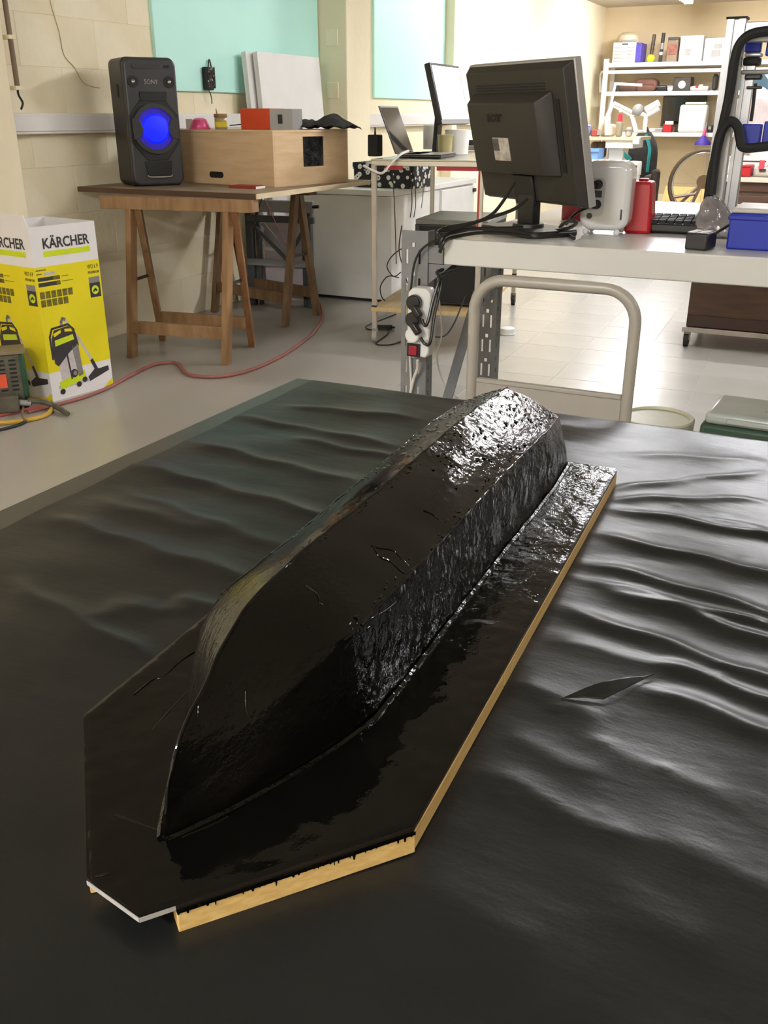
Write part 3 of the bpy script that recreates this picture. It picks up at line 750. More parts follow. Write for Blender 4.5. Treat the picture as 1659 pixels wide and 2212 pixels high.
# things on the case
def on_case(px, py=275, y=4.2): return at(px, py, Y=y)
yb = 4.22
pb = thing('pink_bowl', 'pink upturned bowl on the plywood case', 'bowl', (on_case(427).x, yb, CT))
MB().lathe([(.048, 0), (.050, .004), (.047, .025), (.036, .046), (.02, .054), (0, .055)], n=28).build('shell', pm('pink_plastic', (214, 74, 128), .35), pb, smooth=True)
MB().lathe([(.050, 0), (.054, .002), (.054, .007), (.050, .008)], n=28).build('rim', pm('pink_plastic', (214, 74, 128), .35), pb, smooth=True)
jr = thing('brush_jar', 'small glass jar with yellow label and brown lid on the plywood case', 'jar', (on_case(458).x, yb + .06, CT))
MB().lathe([(.030, 0), (.033, .004), (.033, .05), (.029, .056)], n=24).build('glass', pm('jar_glass', (214, 196, 150), .1, trans=.5), jr, smooth=True)
MB().lathe([(.0335, .012), (.0335, .036)], n=24).build('label_band', pm('jar_label', (238, 222, 60), .5), jr, smooth=True)
MB().lathe([(.035, .056), (.035, .072), (.033, .074), (0, .074)], n=24).build('lid', pm('brown_lid', (138, 104, 66), .5), jr, smooth=True)
MB().cyl((-.022, 0, .074), (-.026, 0, .098), .004, .002, 8).build('brush_tip', pm('brown_lid', (138, 104, 66), .5), jr)
wx = thing('small_wrapper', 'little white carton peeping from behind the loudspeaker', 'carton', (on_case(401).x, yb + .03, CT))
MB().box(-.02, .022, -.02, .02, 0, .05).build('carton', M_card, wx, bevel=0.002)
x0, x1, z0, z1 = pr(519, 229, 583, 274, yb)
x2 = at(621, 255, Y=yb + .01).x
ob = thing('orange_supply', 'orange metal power supply with grey switch face on the plywood case', 'power supply', ((x0 + x2) / 2, yb, CT))
MB().box(x0, x1, yb, yb + .14, CT, CT + .098).build('cover', pm('orange_paint', (212, 74, 28), .45), ob, bevel=0.003, world=True)
MB().add([(x1, yb, CT), (x2, yb + .055, CT), (x2, yb + .15, CT), (x1, yb + .14, CT), (x1, yb, CT + .096), (x2, yb + .055, CT + .096), (x2, yb + .15, CT + .096), (x1, yb + .14, CT + .096)],
         [(0, 1, 5, 4), (1, 2, 6, 5), (2, 3, 7, 6), (4, 5, 6, 7), (3, 2, 1, 0)]).build('switch_face', M_steel, ob, world=True)
fm = Vector((x1, yb, CT)).lerp(Vector((x2, yb + .055, CT)), .45); dv = Vector((x2 - x1, .055, 0)).normalized()
MB().bar(fm + Vector((0, 0, .028)), fm + Vector((0, 0, .07)), .022, .008, up=(dv.y, -dv.x, 0)).build('rocker_switch', M_matblack, ob, world=True)
MB().tube([Vector((x0, yb + .07, CT + .03)), Vector((x0 - .06, yb + .06, CT + .022)), Vector((x0 - .13, yb + .09, CT + .018))], .003, 6, smooth=6).build('lead', M_blackp, ob, smooth=True, world=True)
# crumpled black cloth hanging over the case edge
cl = MB()
c_a = at(622, 272, Y=4.46); c_b = at(772, 262, Y=4.52)
def cloth(u, v):
    x = c_a.x + (c_b.x - c_a.x) * u; y = 4.36 + .20 * v + .02 * math.sin(u * 9)
    hump = .02 + .045 * math.exp(-((u - .72) / .16) ** 2) + .022 * math.exp(-((u - .3) / .25) ** 2)
    z = CT + hump * math.sin(math.pi * min(1, max(0, v * .9 + .08))) + .012 * noise.noise(Vector((u * 9, v * 7, 1))) + .004
    edge = at(763, 275, Y=4.5).x
    if x > edge: z -= (x - edge) * .35
    return (x, y, max(z, CT + .003) if x < edge else z)
cl.grid(cloth, 34, 16)
o = cl.build('black_cloth', pm('black_cloth', (34, 32, 30), .9, var=.2, vscale=30, bump=.5, bscale=60), smooth=True, ang=80); o.modifiers.new('thick', 'SOLIDIFY').thickness = .003
tag(o, 'crumpled black cloth hanging over the plywood case corner', 'cloth'); base_at(o, (c_a.x, 4.4, CT))
nb = thing('red_notebook', 'thin red-brown notebook lying before the plywood case', 'notebook', (at(527, 407, Z=TT).x, at(527, 407, Z=TT).y + .03, TT))
MB().box(-.075, .075, -.04, .04, 0, .010).build('pages', M_card, nb)
MB().box(-.078, .076, -.042, .042, .010, .013).build('cover', pm('red_cover', (140, 44, 36), .5), nb, bevel=0.001)
MB().box(-.078, .076, -.044, -.041, 0, .012).build('spine', pm('red_cover', (140, 44, 36), .5), nb)

# device and pipe on the wall
dx = WX + .022
dv_ = thing('wall_device', 'small black hanging device with a shiny face on the large mint panel', 'device', at(448, 192, X=dx))
a0 = at(448, 166, X=dx)
MB().box(dx, dx + .03, a0.y - .05, a0.y + .02, a0.z - .07, a0.z + .05).build('case', M_matblack, dv_, bevel=.006, world=True)
MB().box(dx + .03, dx + .033, a0.y - .04, a0.y + .03, a0.z - .06, a0.z + .05).build('face', M_foil, dv_, world=True)
MB().tube([(dx + .01, a0.y, a0.z + .05), (dx + .01, a0.y + .015, a0.z + .09), (dx + .01, a0.y + .03, a0.z + .05)], .004, 6, smooth=5).build('hook', M_dark, dv_, smooth=True, world=True)
MB().tube([(dx + .005, a0.y, a0.z - .07), (dx + .012, a0.y + .01, a0.z - .11), (dx + .004, a0.y + .02, a0.z - .14)], .003, 6, smooth=5).build('lead', M_dark, dv_, smooth=True, world=True)
q0, q1, q2 = at(10, 0, X=-3.42), at(38, 190, X=-3.42), at(46, 235, X=-3.42)
wp = thing('wall_pipe', 'brown pipe running down the wall beside the left pillar', 'pipe', q2)
MB().tube([q0 + Vector((0, 0, .35)), q0, q1], .011, 10).build('pipe', pm('brown_pipe', (112, 92, 66), .5), wp, smooth=True, world=True)
MB().tube([q1, at(40, 205, X=-3.43), at(49, 222, X=-3.44), q2], .005, 8, smooth=5).build('cable', M_dark, wp, smooth=True, world=True)
for q in (q1, at(22, 80, X=-3.42)): MB().box(q.x - .10, q.x + .014, q.y - .02, q.y + .02, q.z - .008, q.z + .008).build('bracket', M_wall, wp, world=True)

cw = [at(x, y, X=WX + .002) for x, y in ((104, -60), (108, 0), (128, 70), (138, 118), (160, 145), (182, 180), (216, 190))]
o = MB().tube(cw, .0022, 6, smooth=6).build('thin_wire', pm('cream_wire', (190, 178, 142), .6), None, smooth=True)
tag(o, 'thin painted wire curving down the wall left of the loudspeaker', 'wire'); base_at(o, cw[-1])
# leaning white panels behind the case
for k, (dy, dx2, lab) in enumerate(((0.0, 0.0, 'white canvas panel leaning on the wall, front one of two'), (-.055, -.045, 'white canvas panel leaning on the wall behind the front one'))):
    cv = thing('canvas_panel', lab, 'panel', (-3.30 + dx2, 5.45, 0), 0, group='white canvases leaning by the chest')
    y0_, y1_ = 5.13 + dy, 5.86 + dy
    a_b = Vector((-3.30 + dx2, 0, 0)); a_t = Vector((-3.41 + dx2, 0, 1.455))
    up_ = (a_t - a_b).normalized(); nrm = Vector((up_.z, 0, -up_.x))
    m_ = MB().prism([(y0_, 0), (y1_, 0), (y1_, 1.455), (y0_, 1.455)], a_b, (0, 1, 0), up_, .012)
    m_.build('face', M_white, cv, bevel=.002, world=True)
    bk = MB()
    for (ya, yb2, za, zb) in ((y0_, y0_ + .04, 0, 1.45), (y1_ - .04, y1_, 0, 1.45), (y0_ + .04, y1_ - .04, 0, .04), (y0_ + .04, y1_ - .04, 1.41, 1.45)):
        bk.prism([(ya, za), (yb2, za), (yb2, zb), (ya, zb)], a_b - nrm * .02, (0, 1, 0), up_, .02)
    bk.build('stretcher_frame', M_white, cv, world=True)

# ================================================================ vacuum cleaner carton
ka, kb = at(115, 868, Z=0), at(245, 832, Z=0)
kd = (kb - ka); KW = kd.length; kd.normalize(); kn = Vector((kd.y, -kd.x, 0))       # outward normal of the big face (towards +X)
kr = math.atan2(kd.y, kd.x)
KH = 0.70
kx = thing('vacuum_carton', 'open white and yellow vacuum cleaner carton on the floor', 'carton', (ka.x, ka.y, 0), kr)
# local: +x along the right-hand face, +y goes back into the box; left-hand face lies at x=0
KD = 0.33
for nm, b_ in (('wall', (0, KW, 0, .004, 0, KH)), ('wall', (0, .004, .004, KD, 0, KH)), ('wall', (KW - .004, KW, .004, KD, 0, KH)), ('wall', (.004, KW - .004, KD - .004, KD, 0, KH)), ('floor_flap', (.004, KW - .004, .004, KD - .004, 0, .004))):
    MB().box(*b_).build(nm, M_card, kx)
MB().add([(.0, .0, KH), (.004, .0, KH), (.004, KD, KH), (0, KD, KH), (-.004, .02, KH + .045), (0, .02, KH + .045), (0, KD - .02, KH + .045), (-.004, KD - .02, KH + .045)],
         [(0, 1, 5, 4), (1, 2, 6, 5), (2, 3, 7, 6), (3, 0, 4, 7), (4, 5, 6, 7)]).build('top_flap', M_card, kx)
def face_print(o, A, W):
    """print laid out on one carton face; o = foot of its left edge, A = reading direction, W = width"""
    A = Vector(A); B = Vector((0, 0, 1)); N = A.cross(B); o = Vector(o)
    def poly(name, pts, mat, lift, par=kx):
        mb = MB(); mb.prism([(u * W, (1 - v) * KH) for u, v in pts], o + N * (lift - .0004), A, B, .0004); return mb.build(name, mat, par)
    def rect(name, u0, u1, v0, v1, mat, lift, par=kx): return poly(name, [(u0, v1), (u1, v1), (u1, v0), (u0, v0)], mat, lift, par)
    def rod(name, pts, w, mat, lift, par=kx):
        mb = MB()
        for (u0, v0), (u1, v1) in zip(pts, pts[1:]):
            p = Vector((u0 * W, (1 - v0) * KH)); q = Vector((u1 * W, (1 - v1) * KH)); d = (q - p).normalized(); n = Vector((-d.y, d.x)) * w / 2; p2, q2 = p - d * w * .3, q + d * w * .3
            mb.prism([tuple(p2 - n), tuple(q2 - n), tuple(q2 + n), tuple(p2 + n)], o + N * (lift - .0004), A, B, .0004)
        return mb.build(name, mat, par)
    rect('yellow_field', 0.0, 1.0, .22, .828, M_yellow, .0006)
    lettering('KÄRCHER', .056, 'lettering', M_ink, kx, o + A * (.165 * W) + B * ((1 - .122) * KH) + N * .0006, A, B, world=False, wfit=.71 * W, bold=.0012)
    rect('underline', .165, .88, .137, .168, M_lime, .0008)
    lettering('WD 6 P', .024, 'lettering', M_olive, kx, o + A * (.80 * W) + B * ((1 - .268) * KH) + N * .0008, A, B, world=False, wfit=.175 * W, bold=.0002)
    lettering('PREMIUM', .014, 'lettering', M_olive, kx, o + A * (.80 * W) + B * ((1 - .297) * KH) + N * .0008, A, B, world=False, wfit=.18 * W, bold=.0003)
    bg_ = rect('badge', .80, .975, .318, .438, M_ink, .0008)
    rect('badge_band', .80, .975, .318, .352, M_inkg, .0010, bg_)
    poly('badge_disc', [(.887 + .058 * math.cos(R(a)), .395 + .026 * math.sin(R(a))) for a in range(0, 360, 24)], M_lime, .0010, bg_)
    rod('badge_mark', [(.86, .402), (.89, .39), (.91, .40)], .008, M_ink, .0012, bg_)
    rect('small_print', .02, .17, .235, .241, M_olive, .0008); rect('small_print', .02, .10, .256, .262, M_olive, .0008)
    rect('small_print', .38, .49, .283, .287, M_olive, .0008); rect('small_print', .38, .56, .312, .316, M_olive, .0008)
    rect('bar_white', .13, .30, .252, .268, M_inkl, .0008)
    rect('bar_dark', .03, .36, .278, .299, M_ink, .0008); rect('bar_dark', .03, .36, .307, .33, M_ink, .0008)
    rect('bar_end', .26, .35, .281, .296, M_olive, .0010); rect('bar_end', .30, .35, .31, .327, M_olive, .0010)
    for r_, n_ in ((0, 6), (1, 5)):
        for k in range(n_):
            rect('icon', .03 + k * .085, .03 + k * .085 + .072, .358 + r_ * .046, .398 + r_ * .046, M_olive, .0008)
    rect('floor_shade', .12, .60, .915, .935, M_inkl, .0006)
    # the printed vacuum cleaner
    tank = poly('tank', [(.15, .72), (.50, .69), (.53, .88), (.19, .905)], M_inkl, .0010)
    poly('tank_shade', [(.40, .70), (.50, .69), (.53, .88), (.45, .89)], M_inkg, .0012, tank)
    rod('tank_strip', [(.31, .74), (.34, .89)], .008, M_ink, .0012, tank)
    poly('drain', [(.385 + .06 * math.cos(R(a)), .862 + .026 * math.sin(R(a))) for a in range(0, 360, 24)], M_ink, .0014, tank)
    poly('drain_cap', [(.40 + .03 * math.cos(R(a)), .862 + .014 * math.sin(R(a))) for a in range(0, 360, 30)], M_inkg, .0016, tank)
    head = poly('motor_head', [(.10, .72), (.11, .63), (.16, .585), (.38, .575), (.46, .61), (.50, .69), (.34, .735)], M_ink, .0012)
    poly('head_band', [(.15, .645), (.44, .628), (.45, .66), (.15, .68)], M_lime, .0014, head)
    poly('head_gap', [(.14, .605), (.26, .588), (.26, .606), (.15, .625)], M_yellow, .0014, head)
    poly('head_gap', [(.32, .588), (.42, .592), (.44, .612), (.32, .604)], M_yellow, .0014, head)
    rod('handle', [(.09, .75), (.085, .62), (.13, .575), (.38, .565), (.46, .60), (.50, .70)], .009, M_ink, .0011)
    poly('side_pouch', [(.10, .68), (.22, .70), (.34, .735), (.16, .80), (.11, .78)], M_ink, .0016, head)
    poly('base_tray', [(.14, .895), (.55, .855), (.57, .905), (.15, .945)], M_lime, .0012)
    for u, v in ((.17, .955), (.44, .935), (.54, .915)):
        poly('caster', [(u + .042 * math.cos(R(a)), v + .017 * math.sin(R(a))) for a in range(0, 360, 30)], M_ink, .0014)
    rod('hose', [(.285, .572), (.285, .545), (.31, .527), (.345, .533)], .013, M_inkg, .0010)
    rod('wand', [(.345, .535), (.52, .66), (.70, .815)], .012, M_inkl, .0010)
    rod('wand_tip', [(.69, .81), (.745, .865)], .016, M_ink, .0012)
    poly('floor_nozzle', [(.60, .905), (.72, .865), (.80, .87), (.95, .865), (.955, .895), (.62, .935)], M_ink, .0012)
    poly('corner_mark', [(.84, .995), (.995, .995), (.995, .95)], M_yellow, .0010)
face_print((0, 0, 0), (1, 0, 0), KW)
face_print((0, KD, 0), (0, -1, 0), KD)

# ================================================================ welder, hoses
w0 = at(72, 856, Z=.05)
wl = thing('welding_machine', 'old green welding machine with slotted grey front beside the carton', 'welding machine', (w0.x, w0.y - .015, 0), R(48))
M_green = pm('dark_green_paint', (38, 82, 52), .45, var=.15, vscale=12)
M_grime = pm('grimy_grey_metal', (96, 92, 76), .55, var=.2, vscale=20)
# local: right front corner at the origin, front faces -y, body goes to -x
MB().box(-.30, 0, 0, .12, .045, .232).build('body', M_green, wl, bevel=.01)
fp = MB().box(-.30, -.022, -.006, 0, .045, .228).build('front_panel', M_grime, wl, bevel=.004)
MB().box(-.31, .004, -.012, .125, .230, .242).build('lid', pm('dusty_beige', (150, 134, 104), .6, var=.15), wl, bevel=.003)
for r_ in range(8):
    for c_ in range(6):
        MB().box(-.062 - c_ * .042, -.036 - c_ * .042, -.008, -.005, .085 + r_ * .017, .092 + r_ * .017).build('vent_slot', M_matblack, fp)
MB().box(-.128, -.078, -.010, -.006, .10, .155).build('price_tag', pm('orange_tag', (240, 92, 60), .6), fp)
bx_ = MB().box(-.16, -.045, -.07, -.006, .012, .078).build('terminal_box', M_grime, wl, bevel=.006)
MB().cyl((-.045, -.045, .045), (.0, -.055, .04), .012, n=12).build('terminal_knob', M_steel, bx_, smooth=True)
for x in (-.27, -.03):
    for y in (.02, .1): MB().box(x - .02, x + .02, y - .015, y + .015, 0, .045).build('foot', M_rubber, wl)
def hose(name, label, pix, r, mat, z=None, cat='hose', n=8, group=None):
    pts = [at(p[0], p[1], Z=(p[2] if len(p) > 2 else r)) for p in pix]
    o = MB().tube(pts, r, n, smooth=8).build(name, mat, None, smooth=True)
    tag(o, label, cat, group); base_at(o, pts[0] - Vector((0, 0, pts[0].z))); return o
M_redhose = pm('dusty_red_hose', (160, 98, 88), .6, var=.1)
hose('air_hose', 'long dusty red air hose snaking across the floor past the trestles',
     [(60, 890), (130, 872), (180, 858), (232, 838), (275, 815), (325, 790), (362, 783), (385, 786), (396, 800), (412, 810), (450, 814), (500, 810), (560, 792), (620, 762), (670, 725), (694, 692), (696, 672), (690, 655)], .008, M_redhose)
hose('yellow_hose', 'yellow hose looping over the floor in front of the welder', [(-30, 915), (20, 912), (70, 905), (100, 896), (112, 882), (106, 869), (85, 862), (55, 862)], .009, pm('yellow_hose', (206, 166, 60), .5))
hose('red_cable', 'pinkish red cable lying under the yellow hose', [(-30, 903), (20, 893), (60, 884), (100, 874), (80, 866), (50, 872)], .007, pm('red_cable', (178, 88, 76), .5))
hose('dark_hose', 'stiff dark hose end pointing away from the welder', [(60, 866, .05), (90, 868, .04), (118, 877, .018), (146, 894, .012)], .011, M_grime)
hose('brown_cable', 'thin brown cable lying across the yellow hose', [(48, 862, .02), (50, 880, .024), (48, 896, .028), (53, 908, .02)], .005, pm('brown_cord', (120, 96, 74), .6))
hose('grey_cable', 'grey cable lying in front of the yellow hose', [(-30, 935), (10, 926), (40, 918), (56, 910)], .006, M_rubber)

# ================================================================ folded workbench under the table
fw_ = thing('folding_workbench', 'folded grey steel workbench stored under the trestle table', 'workbench', (-3.15, 4.98, 0), R(8))
M_wb = pm('slate_grey_steel', (70, 76, 82), .45, var=.1)
M_wbl = pm('pale_grey_steel', (140, 142, 146), .4, var=.08)
MB().box(-.26, -.215, -.03, .01, 0, .60).build('leg', M_wb, fw_, bevel=.004)
MB().box(-.20, -.175, -.01, .015, 0, .58).build('leg', M_wb, fw_, bevel=.004)
MB().box(.14, .175, -.03, .01, 0, .60).build('leg', M_wb, fw_, bevel=.004)
MB().box(.095, .12, .01, .035, 0, .56).build('leg', M_wb, fw_, bevel=.004)
MB().box(-.24, .20, -.05, -.025, .565, .635).build('jaw', M_wbl, fw_, bevel=.006)
MB().box(-.24, .20, -.045, -.02, .505, .545).build('jaw', M_wb, fw_, bevel=.006)
MB().box(-.26, .175, -.032, -.018, .245, .285).build('cross_bar', M_wbl, fw_, bevel=.003)
MB().bar((-.22, -.03, .50), (.02, -.03, .28), .012, .02).build('brace', M_wb, fw_)
MB().bar((-.14, -.035, .50), (.05, -.035, .30), .012, .02).build('brace', M_wbl, fw_)
MB().bar((.15, -.03, .50), (.02, -.03, .30), .012, .02).build('brace', M_wb, fw_)
MB().cyl((.17, -.04, .60), (.235, -.04, .605), .010, n=10).build('crank_handle', M_matblack, fw_, smooth=True)
MB().box(-.17, .14, .045, .05, .03, .50).build('backing_sheet', pm('pale_lilac_sheet', (196, 186, 190), .35), fw_)
# hanging leads under the table edge
for k, pix in enumerate(([(566, 428), (556, 460), (553, 490), (568, 520)], [(571, 428), (590, 470), (605, 505), (620, 530)])):
    pts = [at(x, y, Y=4.72) for x, y in pix]
    o = MB().tube(pts, .003, 6, smooth=6).build('hanging_lead', [M_dark, M_redhose][k], None, smooth=True)
    tag(o, ['dark lead hanging from the table before the folded workbench', 'reddish lead hanging from the table before the folded workbench'][k], 'cable'); base_at(o, pts[-1])

# ================================================================ white chest and drawer unit
ch = thing('white_chest', 'low white chest standing behind the trestle table', 'chest', (-2.93, 5.65, 0))
MB().box(-3.24, -2.605, 5.33, 6.02, .02, .645).build('body', M_white, ch, bevel=.003, world=True)
MB().box(-3.25, -2.595, 5.32, 6.03, .648, .682).build('top', M_white, ch, bevel=.003, world=True)
MB().box(-3.20, -2.65, 5.36, 5.99, 0, .02).build('plinth', M_dark, ch, world=True)
du = thing('drawer_unit', 'white three-drawer unit beyond the low white chest', 'drawer unit', (-2.93, 6.35, 0))
MB().box(-3.24, -2.62, 6.045, 6.72, .02, .645).build('body', M_white, du, bevel=.003, world=True)
MB().box(-3.25, -2.60, 6.04, 6.73, .648, .682).build('top', M_white, du, bevel=.003, world=True)
for k in range(3):
    d_ = MB().box(-2.62, -2.60, 6.10, 6.70, .05 + k * .2, .235 + k * .2).build('drawer', M_white, du, bevel=.003, world=True)
    MB().box(-2.60, -2.585, 6.66, 6.70, .19 + k * .2, .215 + k * .2).build('pull', M_dark, d_, world=True)
# floral storage box
fx0, fx1, fz0, fz1 = pr(764, 345, 893, 400, 5.5)
fbx = thing('floral_box', 'black fabric storage box with white flower print on the chest', 'storage box', ((fx0 + fx1) / 2, 5.65, .682))
m = bpy.data.materials.new('floral_print'); m.use_nodes = True; nt = m.node_tree; b = nt.nodes['Principled BSDF']; b.inputs['Roughness'].default_value = .7
tc = nt.nodes.new('ShaderNodeTexCoord'); vo = nt.nodes.new('ShaderNodeTexVoronoi'); vo.inputs['Scale'].default_value = 26; nt.links.new(tc.outputs['Object'], vo.inputs['Vector'])
cr = nt.nodes.new('ShaderNodeValToRGB'); cr.color_ramp.interpolation = 'CONSTANT'
cr.color_ramp.elements[0].color = (.02, .02, .02, 1); e_ = cr.color_ramp.elements.new(.12); e_.color = (.75, .74, .70, 1); cr.color_ramp.elements[-1].position = .40; cr.color_ramp.elements[-1].color = (.012, .012, .012, 1)
nt.links.new(vo.outputs['Distance'], cr.inputs[0]); nt.links.new(cr.outputs[0], b.inputs['Base Color'])
M_floral = m
MB().box(fx0, fx1, 5.5, 5.8, .682, .682 + (fz1 - fz0) * .8).build('body', M_floral, fbx, bevel=.004, world=True)
MB().box(fx0 - .006, fx1 + .006, 5.494, 5.806, .682 + (fz1 - fz0) * .72, .682 + (fz1 - fz0)).build('lid', M_floral, fbx, bevel=.004, world=True)

# ================================================================ steel cart with laptop and screens
CZT = 0.905
cart = thing('steel_cart', 'chrome steel cart with a wooden lower shelf and castors', 'cart', (-2.215, 4.30, 0), R(10.3))
CWX, CLY = .56, 1.27
legm = pm('pale_cart_leg', (196, 186, 172), .4, metal=.2)
for i, (x, y) in enumerate(((.012, .012), (CWX - .012, .012), (.012, CLY - .012), (CWX - .012, CLY - .012))):
    lg = MB().box(x - .012, x + .012, y - .012, y + .012, .075, CZT - .02).build('leg', legm if i == 0 else M_chrome, cart, bevel=.002)
    MB().box(x - .013, x + .013, y - .013, y + .013, .175, .197).build('sleeve', M_dark, lg)
    cs = MB().cyl((x - .011, y + .012, .033), (x + .011, y + .012, .033), .033, n=20).build('castor', M_rubber if i else pm('pale_castor', (190, 184, 174), .5), cart, smooth=True)
    MB().box(x - .016, x + .016, y - .004, y + .012, .03, .076).build('castor_fork', M_steel, cs, bevel=.002)
    if i == 1: MB().box(x - .0135, x - .004, y - .0135, y + .0135, .45, CZT - .03).build('red_tape', pm('red_tape', (196, 72, 58), .5), lg)
MB().box(0, CWX, 0, CLY, CZT - .006, CZT).build('top_sheet', M_chrome, cart, bevel=.001)
for (a0_, a1_, b0, b1) in ((0, CWX, 0, .02), (0, CWX, CLY - .02, CLY), (0, .02, .02, CLY - .02), (CWX - .02, CWX, .02, CLY - .02)):
    MB().box(a0_, a1_, b0, b1, CZT - .03, CZT - .006).build('rail', M_chrome, cart, bevel=.002)
for x0_, x1_ in ((.07, .16), (.33, .54)): MB().box(x0_, x1_, -.001, .004, CZT - .048, CZT - .03).build('red_trim', pm('red_trim', (178, 34, 44), .5), cart)
MB().box(-.004, CWX + .004, -.004, CLY, .165, .187).build('lower_shelf', pm('birch_shelf', (214, 188, 140), .5, vscale=5, stretch=(6, 1, 1), rgb2=(198, 170, 120)), cart, bevel=.002)

lp = thing('laptop', 'open laptop with a dark glossy screen on the steel cart', 'laptop', (-2.175, 4.615, CZT), R(99.7))
MB().box(-.165, .165, -.225, 0, .002, .018).build('base', M_blackp, lp, bevel=.004)
MB().box(-.15, .15, -.11, -.02, .018, .0195).build('keyboard', M_dark, lp)
MB().box(-.168, .168, -.228, .002, .0185, .0195).build('palm_rest', pm('silver_deck', (176, 170, 160), .35, metal=.4), lp)
tl_ = R(22); Ms = Matrix.Translation((0, .004, .02)) @ Matrix.Rotation(-tl_, 4, 'X')
ls = MB().box(-.165, .165, 0, .007, 0, .238, Ms).build('screen_lid', M_dark, lp, bevel=.003)
MB().box(-.158, .158, -.001, 0, .012, .230, Ms).build('screen_glass', pm('laptop_glass', (46, 44, 42), .05, var=.3, vscale=14), ls)
for x in (-.11, .11): MB().cyl((x - .02, .002, .02), (x + .02, .002, .02), .006, n=10).build('hinge', M_dark, lp, smooth=True)

m2 = thing('side_monitor', 'small flat monitor showing a blank white screen on the cart', 'monitor', (-2.10, 5.0, CZT), R(92))
tl2 = R(14.6); c2z = 1.205 - CZT
Mm = Matrix.Translation((0, 0, c2z)) @ Matrix.Rotation(-tl2, 4, 'X')
bz = MB().box(-.215, .215, -.004, .03, -.15, .15, Mm).build('bezel', M_blackp, m2, bevel=.006)
MB().box(-.197, .197, -.0055, -.004, -.128, .136, Mm).build('screen', M_screen, bz)
MB().box(-.215, .215, -.006, -.003, -.15, -.131, Mm).build('chin', M_steel, bz)
MB().box(-.08, .08, .03, .055, -.10, .10, Mm).build('rear_housing', M_blackp, bz, bevel=.008)
MB().bar((-.0, .075, 0), (0, .05, c2z + .03), .07, .022, up=(0, 1, 0)).build('neck', M_blackp, m2, bevel=.004)
MB().lathe([(.11, 0), (.11, .008), (.09, .014), (0, .016)], (0, .06, 0), 32).build('foot', M_blackp, m2, smooth=True)

bk_ = at(931, 322, Z=CZT)
bkr = thing('plastic_beaker', 'clear plastic beaker half full of grey liquid on the cart', 'beaker', (bk_.x, bk_.y, CZT))
MB().lathe([(.048, 0), (.050, .003), (.052, .14), (.0495, .14), (.0475, .006), (0, .006)], n=28).build('cup', pm('beaker_plastic', (224, 220, 212), .25, trans=.55), bkr, smooth=True)
MB().lathe([(0, .007), (.0468, .007), (.0485, .066), (0, .066)], n=28).build('liquid', pm('grey_liquid', (150, 144, 138), .2), bkr, smooth=True)
ad = thing('black_adapter', 'black adapter block behind the open laptop', 'adapter', (at(834, 335, Z=CZT).x + .02, 4.62, CZT))
MB().box(-.03, .03, -.03, .03, 0, .105).build('case', M_matblack, ad, bevel=.006)
MB().cyl((0, 0, .105), (0, 0, .14), .006, .003, 8).build('lead_stub', M_matblack, ad)
wt = thing('white_tub', 'white plastic tub on the cart in front of the blank monitor', 'tub', (at(995, 312, Y=5.05).x, 5.0, CZT))
MB().lathe([(.055, 0), (.06, .004), (.066, .12), (.062, .12), (.056, .01), (0, .01)], n=28).build('cup', M_white, wt, smooth=True)
MB().lathe([(.068, .118), (.068, .126), (.062, .126)], n=28).build('rim', M_white, wt, smooth=True)
yt = thing('amber_tub', 'yellowish translucent cup beside the white tub', 'cup', (at(968, 305, Y=4.9).x, 4.86, CZT))
MB().lathe([(.035, 0), (.04, .10), (.038, .10), (.033, .006), (0, .006)], n=24).build('cup', pm('amber_plastic', (206, 196, 140), .3, trans=.3), yt, smooth=True)
MB().lathe([(.042, .096), (.042, .104), (.038, .104)], n=24).build('rim', pm('amber_plastic', (206, 196, 140), .3, trans=.3), yt, smooth=True)
# loose leads and small parts on the cart
def lead(name, label, pts, r, mat, cat='cable', group=None, sm=8):
    o = MB().tube(pts, r, 6, smooth=sm).build(name, mat, None, smooth=True); tag(o, label, cat, group); base_at(o, tuple(pts[-1])); return o
lead('white_lead', 'thick white lead draped over the front edge of the cart', [at(882, 326, Y=4.40), at(865, 334, Y=4.33), at(845, 352, Y=4.27), at(825, 374, Y=4.22), at(800, 366, Y=4.2), at(785, 358, Y=4.2)], .006, M_cordw)
lead('black_lead', 'tangle of dark cable beside the tubs on the cart', [at(960, 318, Z=CZT + .006), at(990, 312, Z=CZT + .02), at(1010, 320, Z=CZT + .006), at(1030, 316, Z=CZT + .012), at(1000, 324, Z=CZT + .004), at(975, 322, Z=CZT + .004)], .005, M_blackp)
gb = thing('grey_gadget', 'small grey and black gadget on the right end of the cart', 'gadget', at(1018, 325, Z=CZT))
MB().box(-.05, .04, -.03, .05, 0, .03).build('body', M_steel, gb, bevel=.006)
MB().box(-.03, .02, -.02, .03, .03, .06).build('module', M_dark, gb, bevel=.005)
MB().cyl((.02, .04, .03), (.02, .04, .075), .012, n=12).build('knob', M_red, gb, smooth=True)
for k, (xa, zlow, lab) in enumerate(((846, 480, 'thin dark wire hanging down the left front of the cart'), (884, 470, 'thin dark wire hanging behind the cart, middle'), (892, 470, 'thin dark wire hanging behind the cart, right of the middle'), (908, 450, 'thin grey wire hanging near the rear cart leg'))):
    yy = 4.36 if k == 0 else 4.9
    p0_ = at(xa, 352, Y=yy); p1_ = at(xa + 6, zlow - 40, Y=yy); p2_ = at(xa + (10 if k == 0 else 2), zlow + (90 if k == 0 else 0), Y=yy)
    lead('hanging_wire', lab, [p0_, p1_, p2_], .0025, M_dark if k < 3 else M_steel, 'wire')
pc = thing('black_computer', 'black computer tower on the lower shelf of the steel cart', 'computer', (-1.9, 4.75, .187), R(8))
MB().box(-.185, .185, -.25, .22, .012, .405).build('case', M_matblack, pc, bevel=.004)
